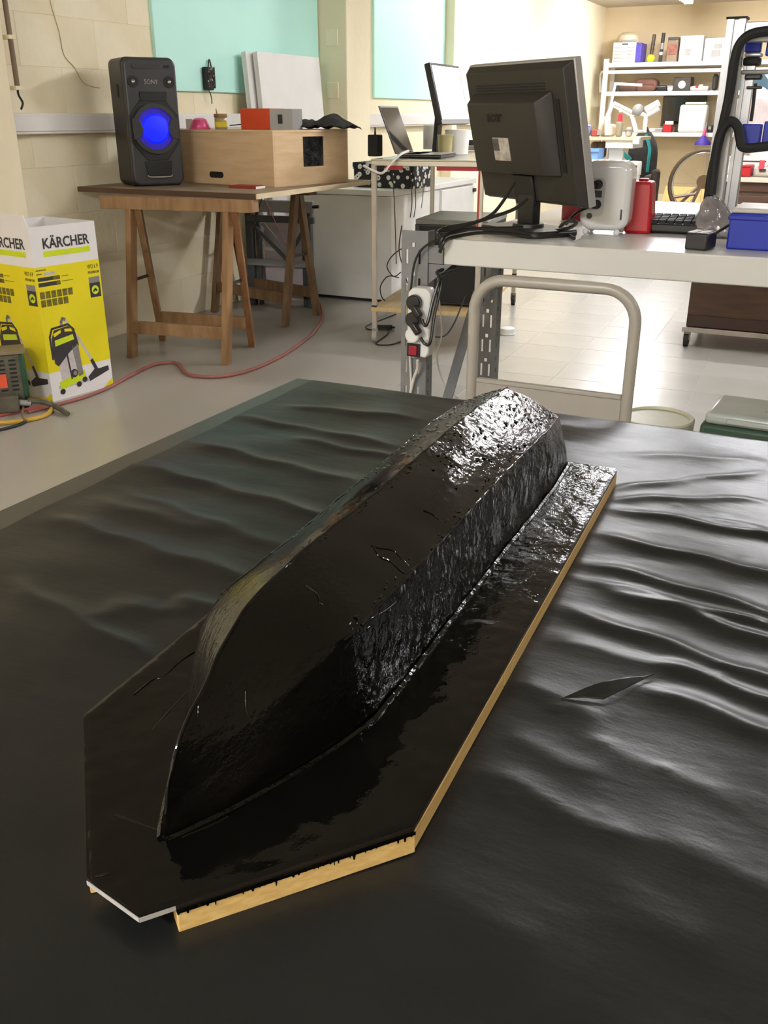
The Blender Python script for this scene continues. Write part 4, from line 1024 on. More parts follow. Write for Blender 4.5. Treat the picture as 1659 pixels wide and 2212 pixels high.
MB().box(-.188, .188, -.252, .222, .405, .43).build('top_panel', pm('grey_green_top', (122, 124, 114), .5), pc, bevel=.003)
fr_ = MB()
for b_ in ((-.188, -.165, .0, .405), (.165, .188, .0, .405), (-.165, .165, .385, .405), (-.165, .165, .0, .02)): fr_.box(b_[0], b_[1], -.258, -.25, b_[2] + .012, b_[3])
fr_.build('front_frame', M_blackp, pc, weld=True)
for x in (-.15, .15):
    for y in (-.2, .18): MB().cyl((x, y, 0), (x, y, .012), .015, n=12).build('foot', M_rubber, pc)
cb = [[(868, 487), (862, 540), (873, 585), (880, 612)], [(880, 530), (850, 550), (836, 575), (850, 597), (866, 588)], [(862, 600), (838, 597), (822, 618), (824, 640), (832, 650)]]
for k, pix in enumerate(cb):
    lead('computer_lead', ['dark lead running down the left side of the black computer', 'thin lead looping left of the black computer', 'thin lead trailing to the lower cart shelf corner'][k], [at(x, y, Y=4.46) for x, y in pix], .003, M_blackp, group='leads of the black computer')
hose('floor_lead', 'black lead with a plug lying under the cart castor', [(855, 678), (825, 690), (800, 700), (790, 706), (800, 712), (835, 712), (836, 722), (812, 742), (840, 745), (865, 738), (880, 728)], .0035, M_blackp, cat='cable')
pg = thing('floor_plug', 'black plug block lying on the floor by the cart castor', 'plug', at(828, 711, Z=0), R(20))
MB().box(-.05, .05, -.015, .015, 0, .022).build('body', M_matblack, pg, bevel=.005)
MB().cyl((.05, 0, .011), (.065, 0, .011), .006, n=8).build('strain_relief', M_matblack, pg)

# ================================================================ white bench with perforated posts
BZ = 0.83
bench = thing('white_bench', 'long white laminate bench on perforated steel posts', 'bench', (-.2, 2.6, 0))
MB().box(-.892, .75, 2.11, 3.42, BZ - .06, BZ).build('bench_top', M_lam, bench, bevel=.003, world=True)
def perf(x0, x1, z0, z1, holes, o, A, B, th):
    """plate in the A,B plane with rectangular openings"""
    xs = sorted(set([x0, x1] + [h[0] for h in holes] + [h[1] for h in holes])); zz = sorted(set([z0, z1] + [h[2] for h in holes] + [h[3] for h in holes]))
    mb = MB(); o = Vector(o); A = Vector(A); B = Vector(B); N = A.cross(B) * th
    inside = lambda a, b: any(h[0] < a < h[1] and h[2] < b < h[3] for h in holes)
    solid = lambda i, j: 0 <= i < len(xs) - 1 and 0 <= j < len(zz) - 1 and not inside((xs[i] + xs[i + 1]) / 2, (zz[j] + zz[j + 1]) / 2)
    P = lambda a, b, k: o + A * a + B * b + N * k
    for i in range(len(xs) - 1):
        for j in range(len(zz) - 1):
            if not solid(i, j): continue
            a, b, c, d = xs[i], xs[i + 1], zz[j], zz[j + 1]
            q = [P(a, c, 0), P(b, c, 0), P(b, d, 0), P(a, d, 0), P(a, c, 1), P(b, c, 1), P(b, d, 1), P(a, d, 1)]
            f = [(0, 1, 2, 3), (7, 6, 5, 4)]
            if not solid(i, j - 1): f.append((0, 4, 5, 1))
            if not solid(i + 1, j): f.append((1, 5, 6, 2))
            if not solid(i, j + 1): f.append((2, 6, 7, 3))
            if not solid(i - 1, j): f.append((3, 7, 4, 0))
            mb.add(q, f)
    return mb
def slots(w, z1):
    out = []; z = .02; k = 0
    while z < z1 - .05:
        out.append((w * .22 - .003, w * .22 + .003, z, z + .034)); out.append((w * .72 - .003, w * .72 + .003, z, z + .034))
        out.append((w * .48 - .005, w * .48 + .005, z + .040, z + .050)); z += .068
    return out
PW = .067
px0 = -1.000
post = perf(0, PW, 0, .846, slots(PW, .83), (px0, 2.102, 0), (1, 0, 0), (0, 0, 1), -.003).build('post', M_galv, bench, world=True, weld=True)
fl_h = []; z = .03
while z < .8: fl_h.append((.012, .018, z, z + .012)); z += .034
perf(0, .04, 0, .846, fl_h, (px0 + PW, 2.102, 0), (0, 1, 0), (0, 0, 1), .003).build('post_flange', M_galv, post, world=True, weld=True)
rpost = perf(0, .045, 0, .765, [(h[0] * .67, h[1] * .67 + .002, h[2], h[3]) for h in slots(PW, .76)], (-.905, 2.405, 0), (1, 0, 0), (0, 0, 1), -.003).build('post', M_galv, bench, world=True, weld=True)
perf(0, .04, 0, .765, fl_h[:-2], (-.86, 2.405, 0), (0, 1, 0), (0, 0, 1), .003).build('post_flange', M_galv, rpost, world=True, weld=True)
MB().bar(at(1033, 628, X=-.878), at(955, 900, X=-.878), .004, .026, up=(1, 0, 0)).build('brace', M_galv, bench, world=True)
MB().add([(px0 + PW, 2.108, .72), (px0 + PW, 2.108, BZ - .06), (-.87, 2.108, BZ - .06), (px0 + PW, 2.112, .72), (px0 + PW, 2.112, BZ - .06), (-.87, 2.112, BZ - .06)], [(0, 1, 2), (3, 5, 4), (0, 3, 4, 1), (1, 4, 5, 2), (2, 5, 3, 0)]).build('gusset', M_galv, bench, world=True)
MB().box(px0 + PW, -.892, 2.105, 2.14, BZ - .058, BZ - .02).build('bracket', M_galv, bench, world=True)
for y in (2.2, 3.3): MB().box(.60, .66, y - .03, y + .03, 0, BZ - .06).build('leg', M_steel, bench, bevel=.003, world=True)

# power strip on the post
sA = at(904, 622, Y=2.06); sB = at(906, 771, Y=2.06)
scx, scz, slen = (sA.x + sB.x) / 2, (sA.z + sB.z) / 2, sA.z - sB.z
ps = thing('power_strip', 'white socket strip with red switch tied to the perforated post', 'power strip', (scx, 2.098, sB.z))
Msz = Matrix.Translation((scx, 2.098, scz)) @ Matrix.Rotation(R(1.2), 4, 'Y')
mb = MB(); pg_ = [(-.030, -slen / 2), (.022, -slen / 2), (.030, -slen / 2 + .012), (.030, slen / 2 - .012), (.018, slen / 2), (-.018, slen / 2), (-.030, slen / 2 - .012)]
n = len(pg_); mb.v = [tuple(Msz @ Vector((a, -.042, b))) for a, b in pg_] + [tuple(Msz @ Vector((a, -.001, b))) for a, b in pg_]
mb.f = [(i, (i + 1) % n, n + (i + 1) % n, n + i) for i in range(n)] + [tuple(range(n))[::-1], tuple(range(n, 2 * n))]
mb.build('housing', M_white, ps, bevel=.004, world=True)
def disc(c, r, y0, y1, n=20): return MB().cyl(Msz @ Vector((c[0], y0, c[1])), Msz @ Vector((c[0], y1, c[1])), r, n=n)
for k, (dx_, dz, mt) in enumerate(((-.008, .051, M_blackp), (-.009, .010, M_blackp), (-.008, -.028, M_white))):
    sk = disc((dx_, dz), .0205, -.044, -.0415).build('socket', M_cordw, ps, smooth=True, world=True)
    pl_ = disc((dx_, dz), .0185, -.062, -.043).build('plug', mt, ps, smooth=True, world=True, bevel=.003)
    if k < 2: MB().bar(Msz @ Vector((dx_ + .004, -.066, dz - .006)), Msz @ Vector((dx_ + .024, -.068, dz - .03)), .018, .016).build('plug_tail', mt, pl_, bevel=.004, world=True)
swf = MB().box(-.026, .008, -.047, -.042, -.083, -.051, Msz).build('switch_frame', M_matblack, ps, world=True)
MB().box(-.020, .002, -.052, -.047, -.079, -.055, Msz).build('rocker', pm('switch_red', (150, 20, 44), .3), ps, bevel=.002, world=True)
# its leads
p = lambda dx_, dz, y=-.066: Msz @ Vector((dx_, y, dz))
e0 = Vector((-.90, 2.095, .755))
MB().tube([p(.020, .016), p(.028, .002), p(.036, .012), p(.040, .06, -.05), p(.046, .11, -.03), e0, e0 + Vector((.03, .04, .01))], .004, 8, smooth=8).build('plug_lead', M_blackp, ps, smooth=True, world=True)
MB().tube([p(.018, -.028), p(.030, -.042), p(.044, -.036), p(.046, .03, -.05), p(.052, .10, -.03), e0 + Vector((.004, 0, -.01)), e0 + Vector((.034, .04, 0))], .004, 8, smooth=8).build('plug_lead', M_blackp, ps, smooth=True, world=True)
MB().tube([p(-.028, -.04, -.03), p(-.036, -.08, -.01), p(-.034, -.16, 0), p(-.032, -.30, 0), p(-.030, -.5, 0)], .0028, 6, smooth=8).build('plug_lead', M_cordw, ps, smooth=True, world=True)
MB().tube([p(-.004, -.095, -.03), p(-.008, -.12, -.02), p(-.022, -.15, -.01), p(-.030, -.19, -.01)], .004, 8, smooth=6).build('supply_lead', M_cordw, ps, smooth=True, world=True)
lead('black_loop', 'thin black lead arching over the top of the perforated post', [at(958, 516, Y=2.09), at(935, 522, Y=2.085), at(910, 540, Y=2.085), at(895, 570, Y=2.085), at(888, 620, Y=2.085), at(884, 650, Y=2.09)], .0028, M_blackp)
lead('white_thread', 'thin white lead hanging down beside the bench brace', [at(945, 585, Y=2.2), at(948, 640, Y=2.2), at(954, 720, Y=2.2), at(944, 775, Y=2.2), at(960, 830, Y=2.2), at(990, 862, Y=2.2)], .0022, M_cordw)
lead('drooping_lead', 'black lead drooping between the cart shelf and the bench brace', [at(1004, 640, Y=4.30), at(985, 690, Y=4.15), at(965, 722, Y=4.05), at(945, 728, Y=4.0), at(925, 722, Y=3.95)], .004, M_blackp)

# ================================================================ big monitor seen from behind
mc = Vector((-.763, 2.30, 1.057)); mz = R(-34.8); tt_ = R(14.1)
mon = thing('flat_monitor', 'black flat monitor seen from behind on the white bench', 'monitor', (-.735, 2.325, BZ), mz)
Wm = WORLD[mon.name].inverted() @ mc
Mt = Matrix.Translation(Wm) @ Matrix.Rotation(tt_, 4, 'X')     # local -y faces the camera, top tips towards it
shell = MB(); w_, h_ = .402, .318
shell.add([(-w_/2, .0, -h_/2), (w_/2, 0, -h_/2), (w_/2, 0, h_/2), (-w_/2, 0, h_/2), (-w_/2 + .012, -.022, -h_/2 + .012), (w_/2 - .012, -.022, -h_/2 + .012), (w_/2 - .012, -.022, h_/2 - .012), (-w_/2 + .012, -.022, h_/2 - .012)],
          [(0, 1, 5, 4), (1, 2, 6, 5), (2, 3, 7, 6), (3, 0, 4, 7), (4, 5, 6, 7), (0, 3, 2, 1)], Mt)
M_acer = pm('monitor_black', (44, 41, 36), .48, var=.06, bump=.04, bscale=300)
sh_ = shell.build('back_shell', M_acer, mon, bevel=.002)
MB().box(-w_/2 - .002, w_/2 + .003, 0, .020, -h_/2, h_/2 + .003, Mt).build('front_bezel', pm('bezel_silver', (176, 174, 170), .3, metal=.3), mon, bevel=.003)
MB().box(-w_/2 + .015, w_/2 - .015, .022, .023, -h_/2 + .02, h_/2 - .015, Mt).build('screen', M_glossdark, mon)
hs = MB(); x0_, x1_, z0_, z1_ = -.155, .115, -.075, .085
hs.add([(x0_ - .012, -.022, z0_ - .01), (x1_ + .03, -.022, z0_ - .01), (x1_ + .03, -.022, z1_ + .018), (x0_ - .012, -.022, z1_ + .018), (x0_, -.055, z0_), (x1_, -.055, z0_), (x1_, -.055, z1_), (x0_, -.055, z1_)],
       [(0, 1, 5, 4), (1, 2, 6, 5), (2, 3, 7, 6), (3, 0, 4, 7), (4, 5, 6, 7), (0, 3, 2, 1)], Mt)
hs.build('rear_housing', M_acer, mon, bevel=.003)
for k in range(3): MB().box(x0_ + .004, x1_ + .005, -.0235 - .006 * 0, -.022, z1_ + .020 + k * .006, z1_ + .023 + k * .006, Mt).build('vent_slit', M_matblack, sh_)
MB().box(x1_ + .036, x1_ + .05, -.0235, -.022, z0_, z1_, Mt).build('side_groove', M_matblack, sh_)
Aw, Bw = Mt.to_3x3() @ Vector((1, 0, 0)), Mt.to_3x3() @ Vector((0, 0, 1))
lettering('acer', .036, 'lettering', M_matblack, mon, Mt @ Vector((-.075, -.0553, .045)), Aw, Bw, world=False, wfit=.062, bold=.001)
st_ = MB().box(-.065, .0, -.0562, -.0548, -.045, .008, Mt).build('sticker', pm('sticker_paper', (206, 198, 186), .5, var=.3, vscale=60, rgb2=(150, 142, 132)), mon)
MB().box(-.064, -.04, -.0568, -.056, -.022, .006, Mt).build('sticker_mark', pm('sticker_dark', (112, 104, 96), .5, var=.3, vscale=90), st_)
MB().box(-.045, .035, -.030, -.0215, -.158, -.085, Mt).build('neck_mount', M_blackp, mon, bevel=.004)
MB().bar((-.01, -.016, .02), (-.005, -.022, .12), .062, .026, up=(0, 1, 0)).build('neck', M_blackp, mon, bevel=.004)
mbp = MB(); mbp.prism(rrect(.235, .15, .03, 5), (-.005, -.02, 0), (1, 0, 0), (0, 1, 0), .016); mbp.build('foot', M_blackp, mon, bevel=.005)
MB().lathe([(.04, .016), (.038, .024), (0, .026)], (-.005, -.02, 0), 24).build('swivel', M_blackp, mon, smooth=True)
# bundle of leads from the monitor to the bench corner
bl = [[(1112, 392), (1090, 430), (1060, 465), (1010, 487), (970, 497), (948, 500), (945, 512)],
      [(1140, 430), (1110, 452), (1060, 470), (1010, 484), (965, 492), (946, 503), (952, 520)],
      [(1130, 492), (1080, 493), (1030, 494), (985, 500), (958, 512), (950, 535)],
      [(1150, 512), (1100, 505), (1040, 503), (990, 510), (962, 520), (950, 545)]]
names = ['black lead dropping from the monitor back to the bench corner', 'black lead hugging the monitor neck', 'black lead lying along the bench under the monitor', 'black lead along the front of the bench to its corner']
for k, pix in enumerate(bl):
    pts = []
    for i, (x, y) in enumerate(pix):
        q = at(x, y, Y=2.20 - .02 * i)
        if i >= len(pix) - 2: q = at(x, y, Y=2.085)
        if q.x > -.885 and q.z < BZ + .005 and i < len(pix) - 2: q = at(x, y, Z=BZ + .005)
        pts.append(q)
    lead('monitor_lead', names[k], pts, .0042, M_blackp, group='leads of the big monitor')
lead('pale_lead', 'whitish lead curling at the left bench corner', [at(1105, 478, Z=BZ + .004), at(1060, 490, Z=BZ + .004), at(1000, 505, Z=BZ + .004), at(965, 511, Z=BZ + .004), at(948, 515, Y=2.09), at(946, 500, Y=2.10), at(965, 490, Y=2.16)], .0030, M_cordw)
hose('bench_lead', 'black lead coiled on the bench between monitor and white appliance', [(1150, 508, BZ + .004), (1190, 500, BZ + .008), (1230, 492, BZ + .03), (1245, 480, BZ + .05), (1225, 478, BZ + .05), (1210, 495, BZ + .01), (1240, 515, BZ + .005)], .0045, M_blackp, cat='cable')

# ================================================================ white appliance, red cases
apc = at(1298, 508, Z=BZ)
wa = thing('white_appliance', 'glossy white rounded appliance with black plugs on the bench', 'appliance', (apc.x, apc.y + .04, BZ), R(4))
M_gw = pm('glossy_white_plastic', (216, 216, 214), .12, var=.02, coat=.3)
mb = MB(); pg_ = rrect(.118, .160, .030, 8, 0, .091); n = len(pg_)
for y in (-.045, .045): mb.v += [(a, y, b) for a, b in pg_]
mb.f = [(i, (i + 1) % n, n + (i + 1) % n, n + i) for i in range(n)] + [tuple(range(n))[::-1], tuple(range(n, 2 * n))]
mb.build('casing', M_gw, wa, smooth=True, bevel=.014, seg=4)
MB().prism(rrect(.042, .088, .012, 4), (-.022, -.0448, .088), (1, 0, 0), (0, 0, 1), .001).build('port_panel', pm('port_panel_grey', (196, 196, 194), .3), wa)
for k, (x, z) in enumerate(((-.018, .118), (-.018, .072))):
    q = MB().cyl((x, -.046, z), (x - .004, -.066, z), .011, .009, 14).build('plug', M_matblack, wa, smooth=True)
    MB().tube([(x - .004, -.064, z), (x - .02, -.07, z - .006), (x - .045, -.06, z - .02), (x - .075, -.03, z - .05)], .004, 8, smooth=6).build('plug_lead', M_blackp, q, smooth=True)
MB().box(-.030, -.008, -.0475, -.044, .088, .104).build('socket', M_dark, wa)
MB().cyl((-.034, -.043, .045), (-.034, -.047, .045), .007, n=14).build('audio_jack', M_dark, wa, smooth=True)
MB().box(.040, .044, -.0465, -.044, .038, .062).build('lock_slot', M_dark, wa)
for x in (-.04, .035):
    for y in (-.045, .03): MB().ball((x, y, .008), .008, 10, 6).build('foot', M_gw, wa, smooth=True)
rj = at(1370, 506, Z=BZ)
rc = thing('red_case', 'tall red plastic case behind the white appliance', 'case', (rj.x, rj.y + .05, BZ), R(3))
mb = MB(); mb.add([(-.032, -.04, 0), (.034, -.04, 0), (.034, .04, 0), (-.032, .04, 0), (-.026, -.034, .122), (.026, -.034, .122), (.026, .034, .122), (-.026, .034, .122)], [(0, 1, 5, 4), (1, 2, 6, 5), (2, 3, 7, 6), (3, 0, 4, 7), (4, 5, 6, 7), (3, 2, 1, 0)])
mb.build('body', M_red, rc, bevel=.008, seg=3)
MB().box(-.012, .012, -.012, .012, .122, .128).build('cap', M_red, rc, bevel=.003)
MB().box(-.024, -.018, -.0405, -.036, .055, .09).build('print', M_card, rc)
r2 = at(1190, 492, Z=BZ)
rb_ = thing('red_tin', 'small dark red tin half hidden behind the monitor foot', 'tin', (r2.x, r2.y + .22, BZ))
MB().lathe([(.034, 0), (.036, .003), (.036, .06), (.034, .063), (0, .063)], n=28).build('can', pm('dark_red_paint', (150, 18, 38), .3), rb_, smooth=True)
MB().lathe([(.037, .058), (.037, .066), (.033, .066)], n=28).build('rim', M_chrome, rb_, smooth=True)

# keyboard, adapter, bag, blue box
kp = at(1392, 505, Z=BZ); 
kb_ = thing('black_keyboard', 'black keyboard lying across the bench behind the power adapter', 'keyboard', (kp.x + .16, kp.y + .08, BZ), R(4))
MB().box(-.20, .20, -.06, .07, .004, .024).build('case', M_blackp, kb_, bevel=.004)
for r_ in range(5):
    for c_ in range(20):
        MB().box(-.195 + c_ * .0197, -.1785 + c_ * .0197, -.054 + r_ * .024, -.034 + r_ * .024, .024, .033 + r_ * .0015).build('key', M_matblack, kb_)
for x in (-.17, .17): MB().box(x - .02, x + .02, .05, .06, 0, .005).build('foot', M_rubber, kb_)
ap = at(1503, 541, Z=BZ)
pa = thing('power_adapter', 'black power adapter brick with two pale labels on the bench', 'adapter', (ap.x + .004, ap.y + .025, BZ), R(-10))
MB().box(-.026, .022, -.025, .04, 0, .036).build('brick', M_dark, pa, bevel=.004)
for x in (-.016, .008): MB().box(x - .008, x + .008, -.02, .035, .036, .0372).build('pale_label', M_inkl, pa)
MB().tube([(.018, .03, .03), (.05, .06, .055), (.08, .08, .062)], .003, 8, smooth=6).build('lead', M_blackp, pa, smooth=True)
bgp = at(1540, 520, Z=BZ)
bg = MB()
def bagf(u, v):
    a = 2 * math.pi * u; r = .058 * (1 - .78 * v ** 1.3) * (1 + .25 * noise.noise(Vector((math.cos(a) * 2.2, math.sin(a) * 2.2, v * 3))))
    return (bgp.x + .0 + r * math.cos(a) * 1.1 - .030 * v, bgp.y + .10 + r * math.sin(a), BZ + .002 + .088 * v)
bg.grid(bagf, 40, 14)
o = bg.build('plastic_bag', pm('crumpled_clear_film', (196, 188, 186), .18, trans=.45, bump=1.0, bscale=30, var=.2, vscale=16), smooth=True, ang=25); o.modifiers.new('thick', 'SOLIDIFY').thickness = .0006
tag(o, 'crumpled clear plastic bag between keyboard and blue box', 'bag'); base_at(o, (bgp.x, bgp.y + .1, BZ))
bb0 = at(1567, 538, Z=BZ)
bxb = thing('blue_box', 'blue plastic box with a pale lid at the right bench edge', 'box', (bb0.x + .11, bb0.y + .06, BZ))
MB().box(-.11, .13, -.06, .10, 0, .076).build('body', M_blue, bxb, bevel=.004)
MB().box(-.108, .135, -.056, .105, .076, .086).build('lid', pm('pale_lid', (206, 204, 198), .25), bxb, bevel=.003)
MB().box(-.113, .13, -.063, -.058, .062, .072).build('lip', M_blue, bxb, bevel=.002)

# ================================================================ aluminium frame machine
pb0 = at(1527, 474, Z=BZ)
PX, PY = pb0.x, pb0.y
fz = zs(1597, 42, (PX, PY)) - BZ
mach = thing('frame_machine', 'desktop machine with aluminium frame and black cable sleeves on the bench', 'machine', (PX, PY, BZ))
def extr(z0, z1, x, y, w=.046, d=.046):
    mb = MB().box(x - w / 2, x - .006, y - d / 2, y + d / 2, z0, z1).box(x + .006, x + w / 2, y - d / 2, y + d / 2, z0, z1).box(x - .006, x + .006, y - d / 2 + .008, y + d / 2 - .008, z0, z1)
    return mb
pst = extr(0, fz, .012, 0).build('upright', M_alu, mach)
MB().box(-.014, .038, -.026, .026, fz, fz + .005).build('end_cap', M_matblack, pst)
extr(0, fz * .78, .055, .02, .03, .03).build('rail', M_alu, mach)
MB().box(.035, .62, -.02, .02, fz - .055, fz - .008).build('top_beam', M_alu, mach, bevel=.002)
MB().box(.035, .62, -.024, -.02, fz - .036, fz - .030).build('beam_slot', M_steel, mach)
extr(0, fz, .62, 0).build('upright', M_alu, mach)
MB().box(-.01, .64, -.03, .03, 0, .012).build('base_plate', M_steel, mach, bevel=.002)
def mp(x, y, dy=-.05):
    q = at(x, y, Y=PY + dy); return q - Vector((PX, PY, BZ))
MB().tube([mp(1700, 66), mp(1650, 68), mp(1618, 76), mp(1598, 95), mp(1588, 125), mp(1578, 190), mp(1568, 240), mp(1552, 310), mp(1540, 360), mp(1532, 410), mp(1526, 455)], .0125, 10, smooth=8).build('cable_sleeve', M_matblack, mach, smooth=True)
MB().tube([mp(1536, 420, -.07), mp(1545, 340, -.07), mp(1558, 285, -.07), mp(1578, 262, -.07), mp(1594, 275, -.07), mp(1599, 300, -.07), mp(1606, 318, -.07), mp(1640, 318, -.07), mp(1700, 308, -.07)], .0125, 10, smooth=8).build('cable_sleeve', M_matblack, mach, smooth=True)
def mbox(name, mat, x0, y0, x1, y1, dy, dep, bevel=.003, par=None):
    a = mp(x0, (y0 + y1) / 2, dy); b = mp(x1, (y0 + y1) / 2, dy); t = mp((x0 + x1) / 2, y0, dy); u = mp((x0 + x1) / 2, y1, dy)
    return MB().box(a.x, b.x, dy, dy + dep, u.z, t.z).build(name, mat, par or mach, bevel=bevel)
mbox('blue_block', M_blue, 1600, 268, 1642, 316, -.04, .04); mbox('blue_block', M_blue, 1648, 262, 1700, 312, -.02, .04)
mbox('carriage', M_blue, 1609, 84, 1644, 113, .03, .03); mbox('carriage_plate', M_alu, 1608, 114, 1645, 122, .02, .04); mbox('motor', M_matblack, 1604, 123, 1642, 142, .02, .04, .006)
mbox('carriage', M_blue, 1655, 84, 1700, 120, .03, .03); mbox('arm', M_steel, 1600, 150, 1700, 160, .0, .02, .004); mbox('tool_head', M_dark, 1608, 160, 1645, 172, .0, .03, .004)
MB().tube([mp(1632, 180, 0), mp(1626, 235, 0), mp(1622, 262, 0)], .0045, 8).build('lead_screw', M_rubber, mach, smooth=True)
mbox('screw_nut', M_dark, 1612, 186, 1645, 192, -.005, .02, .002)
MB().tube([mp(1606, 322, .01), mp(1600, 370, .01), mp(1590, 450, .01)], .003, 8).build('lead_screw', M_chrome, mach, smooth=True)
# light blue cloth and pale bag hanging inside the frame, seen through it
q = MB(); g0 = at(1630, 176, Y=3.35)
def glove(u, v): return (g0.x - .05 + .10 * u, 3.35 + .01 * math.sin(u * 7), g0.z - .02 + .04 * v * (1 - (2 * u - 1) ** 2 * .6) + .006 * math.sin(u * 11))
q.grid(glove, 16, 6); o = q.build('blue_glove', pm('pale_blue_rubber', (150, 198, 232), .6), mach, smooth=True, world=True); o.modifiers.new('thick', 'SOLIDIFY').thickness = .003

# ================================================================ platform trolley, bucket, cool box
TYY = 1.76
tro = thing('platform_trolley', 'beige steel platform trolley with bent tube handle behind the table', 'trolley', (-.51, 1.9, 0))
tl0, tr0 = at(1024, 690, Y=TYY).x, at(1368, 740, Y=TYY).x
zt = at(1150, 611, Y=TYY).z; rr = .062
hp = [(tl0, TYY, .16), (tl0, TYY, zt - rr)]
for k in range(1, 8): a = math.pi - k * math.pi / 16; hp.append((tl0 + rr + rr * math.cos(a), TYY, zt - rr + rr * math.sin(a)))
hp.append((tl0 + rr, TYY, zt)); hp.append((tr0 - rr, TYY, zt))
for k in range(1, 8): a = math.pi / 2 - k * math.pi / 16; hp.append((tr0 - rr + rr * math.cos(a), TYY, zt - rr + rr * math.sin(a)))
hp += [(tr0, TYY, zt - rr), (tr0, TYY, .16)]
M_beige = pm('beige_grey_paint', (164, 158, 146), .35, var=.03)
MB().tube(hp, .0115, 14).build('handle', M_beige, tro, smooth=True, world=True)
zp_ = at(1190, 838, Y=TYY).z
MB().box(tl0 + .011, tr0 - .011, TYY - .003, TYY + .003, .20, zp_).build('back_panel', M_beige, tro, bevel=.001, world=True)
MB().box(tl0 + .011, tr0 - .011, TYY - .006, TYY + .008, zp_ - .006, zp_ + .003).build('panel_lip', M_beige, tro, bevel=.002, world=True)
MB().box(tl0 - .02, tr0 + .02, TYY - .02, TYY + .33, .13, .16).build('platform', pm('trolley_deck', (120, 112, 100), .6), tro, bevel=.006, world=True)
for x in (tl0 + .03, tr0 - .03):
    for y in (TYY + .03, TYY + .27):
        w_ = MB().cyl((x - .015, y, .055), (x + .015, y, .055), .055, n=24).build('wheel', M_rubber, tro, smooth=True, world=True)
        MB().box(x - .022, x + .022, y - .02, y + .02, .09, .13).build('fork', M_steel, w_, world=True)
bk0 = at(1420, 899, Z=.33)
bu = thing('cream_bucket', 'cream plastic bucket with lid behind the work table', 'bucket', (bk0.x, bk0.y, 0))
MB().lathe([(.078, 0), (.082, .004), (.094, .31)], n=40).build('body', pm('translucent_cream', (222, 216, 150), .4), bu, smooth=True)
MB().lathe([(.100, .300), (.101, .326), (.097, .331), (.088, .331), (.086, .326), (0, .326)], n=40).build('lid', pm('cream_lid', (226, 222, 190), .35, bump=.05, bscale=20), bu, smooth=True)
MB().tube([(-.099, 0, .29), (-.10, -.04, .23), (-.07, -.09, .18), (0, -.112, .165), (.07, -.09, .18), (.10, -.04, .23), (.099, 0, .29)], .003, 6, smooth=6).build('bail', M_steel, bu, smooth=True)
cq = at(1512, 894, Z=.40)
cbx = thing('cool_box', 'dark green cool box with a pale lid behind the work table', 'cool box', (cq.x + .17, cq.y + .11, 0), R(-3))
MB().box(-.165, .185, -.095, .095, 0, .37).build('body', pm('cool_box_green', (58, 84, 66), .5), cbx, bevel=.012)
MB().box(-.155, .18, -.098, .098, .37, .402).build('lid', pm('cool_box_lid', (200, 208, 200), .25), cbx, bevel=.012, seg=3)
MB().box(-.10, .12, -.106, -.095, .378, .392).build('lid_grip', pm('cool_box_lid', (200, 208, 200), .25), cbx, bevel=.004)
MB().box(-.02, .05, -.03, .0, .4015, .4035).build('embossed_mark', pm('grey_green_mark', (150, 158, 150), .4), cbx)
rp_ = at(1095, 722, Z=0)
ro = thing('plastic_puck', 'small white plastic puck lying on the tiled floor', 'puck', (rp_.x, rp_.y, .0018))
MB().lathe([(.040, 0), (.042, .004), (.040, .032), (.034, .036), (0, .036)], n=28).build('shell', M_white, ro, smooth=True)
MB().lathe([(.043, 0), (.045, .003), (.043, .008)], n=28).build('flange', M_white, ro, smooth=True)

# walnut cabinet on castors
wx0, wy_ = at(1482, 700, Y=4.95).x, 4.95
wc_ = thing('walnut_cabinet', 'low dark walnut cabinet on a castor frame beyond the bench', 'cabinet', (wx0 + .5, wy_ + .25, 0))
MB().box(wx0, wx0 + 1.1, wy_, wy_ + .5, .105, .50).build('body', M_wal, wc_, bevel=.003, world=True)
MB().box(wx0 + .005, wx0 + 1.095, wy_ - .006, wy_, .11, .165).build('plinth_board', pm('dark_brown_board', (62, 40, 30), .5), wc_, world=True)
MB().box(wx0 - .015, wx0 + 1.11, wy_ - .015, wy_ + .51, .078, .102).build('castor_frame', pm('pale_castor_frame', (190, 180, 170), .4), wc_, bevel=.002, world=True)
for x in (wx0 + .01, wx0 + 1.08):
    for y in (wy_ + .01, wy_ + .48):
        c_ = MB().cyl((x - .011, y, .034), (x + .011, y, .034), .034, n=20).build('castor', M_rubber, wc_, smooth=True, world=True)
        MB().box(x - .016, x + .016, y - .012, y + .014, .034, .078).build('castor_fork', M_steel, c_, world=True)

# ================================================================ far end: shelving
SY = 13.12
sx0 = at(1308, 160, Y=SY).x
sx1 = sx0 + 2.6
sz = [at(1420, 286, Y=SY).z, at(1420, 197, Y=SY).z, at(1420, 134, Y=SY).z]
shf = thing('white_shelving', 'white steel shelving along the far wall', 'shelving', ((sx0 + sx1) / 2, SY + .2, 0))
for z in sz: MB().box(sx0, sx1, SY, SY + .42, z - .05, z).build('shelf', M_white, shf, bevel=.003, world=True)
MB().box(sx0, sx1, SY - .01, SY + .02, sz[2] - .125, sz[2] - .085).build('rail', M_white, shf, world=True)
for x in (sx0, sx0 + 1.56, sx1):
    for y in (SY, SY + .40): MB().box(x - .03, x + .03, y - .02, y + .02, 0, sz[2] + (.05 if y == SY else 0)).build('upright', M_white, shf, bevel=.003, world=True)
MB().tube([(sx0 - .02, SY + .02, sz[2] - .10), (sx0 - .10, SY + .15, sz[2] - .12), (sx0 - .10, SY + .2, sz[1])], .015, 8, smooth=4).build('bracket', M_white, shf, smooth=True, world=True)
SYI = SY + .05
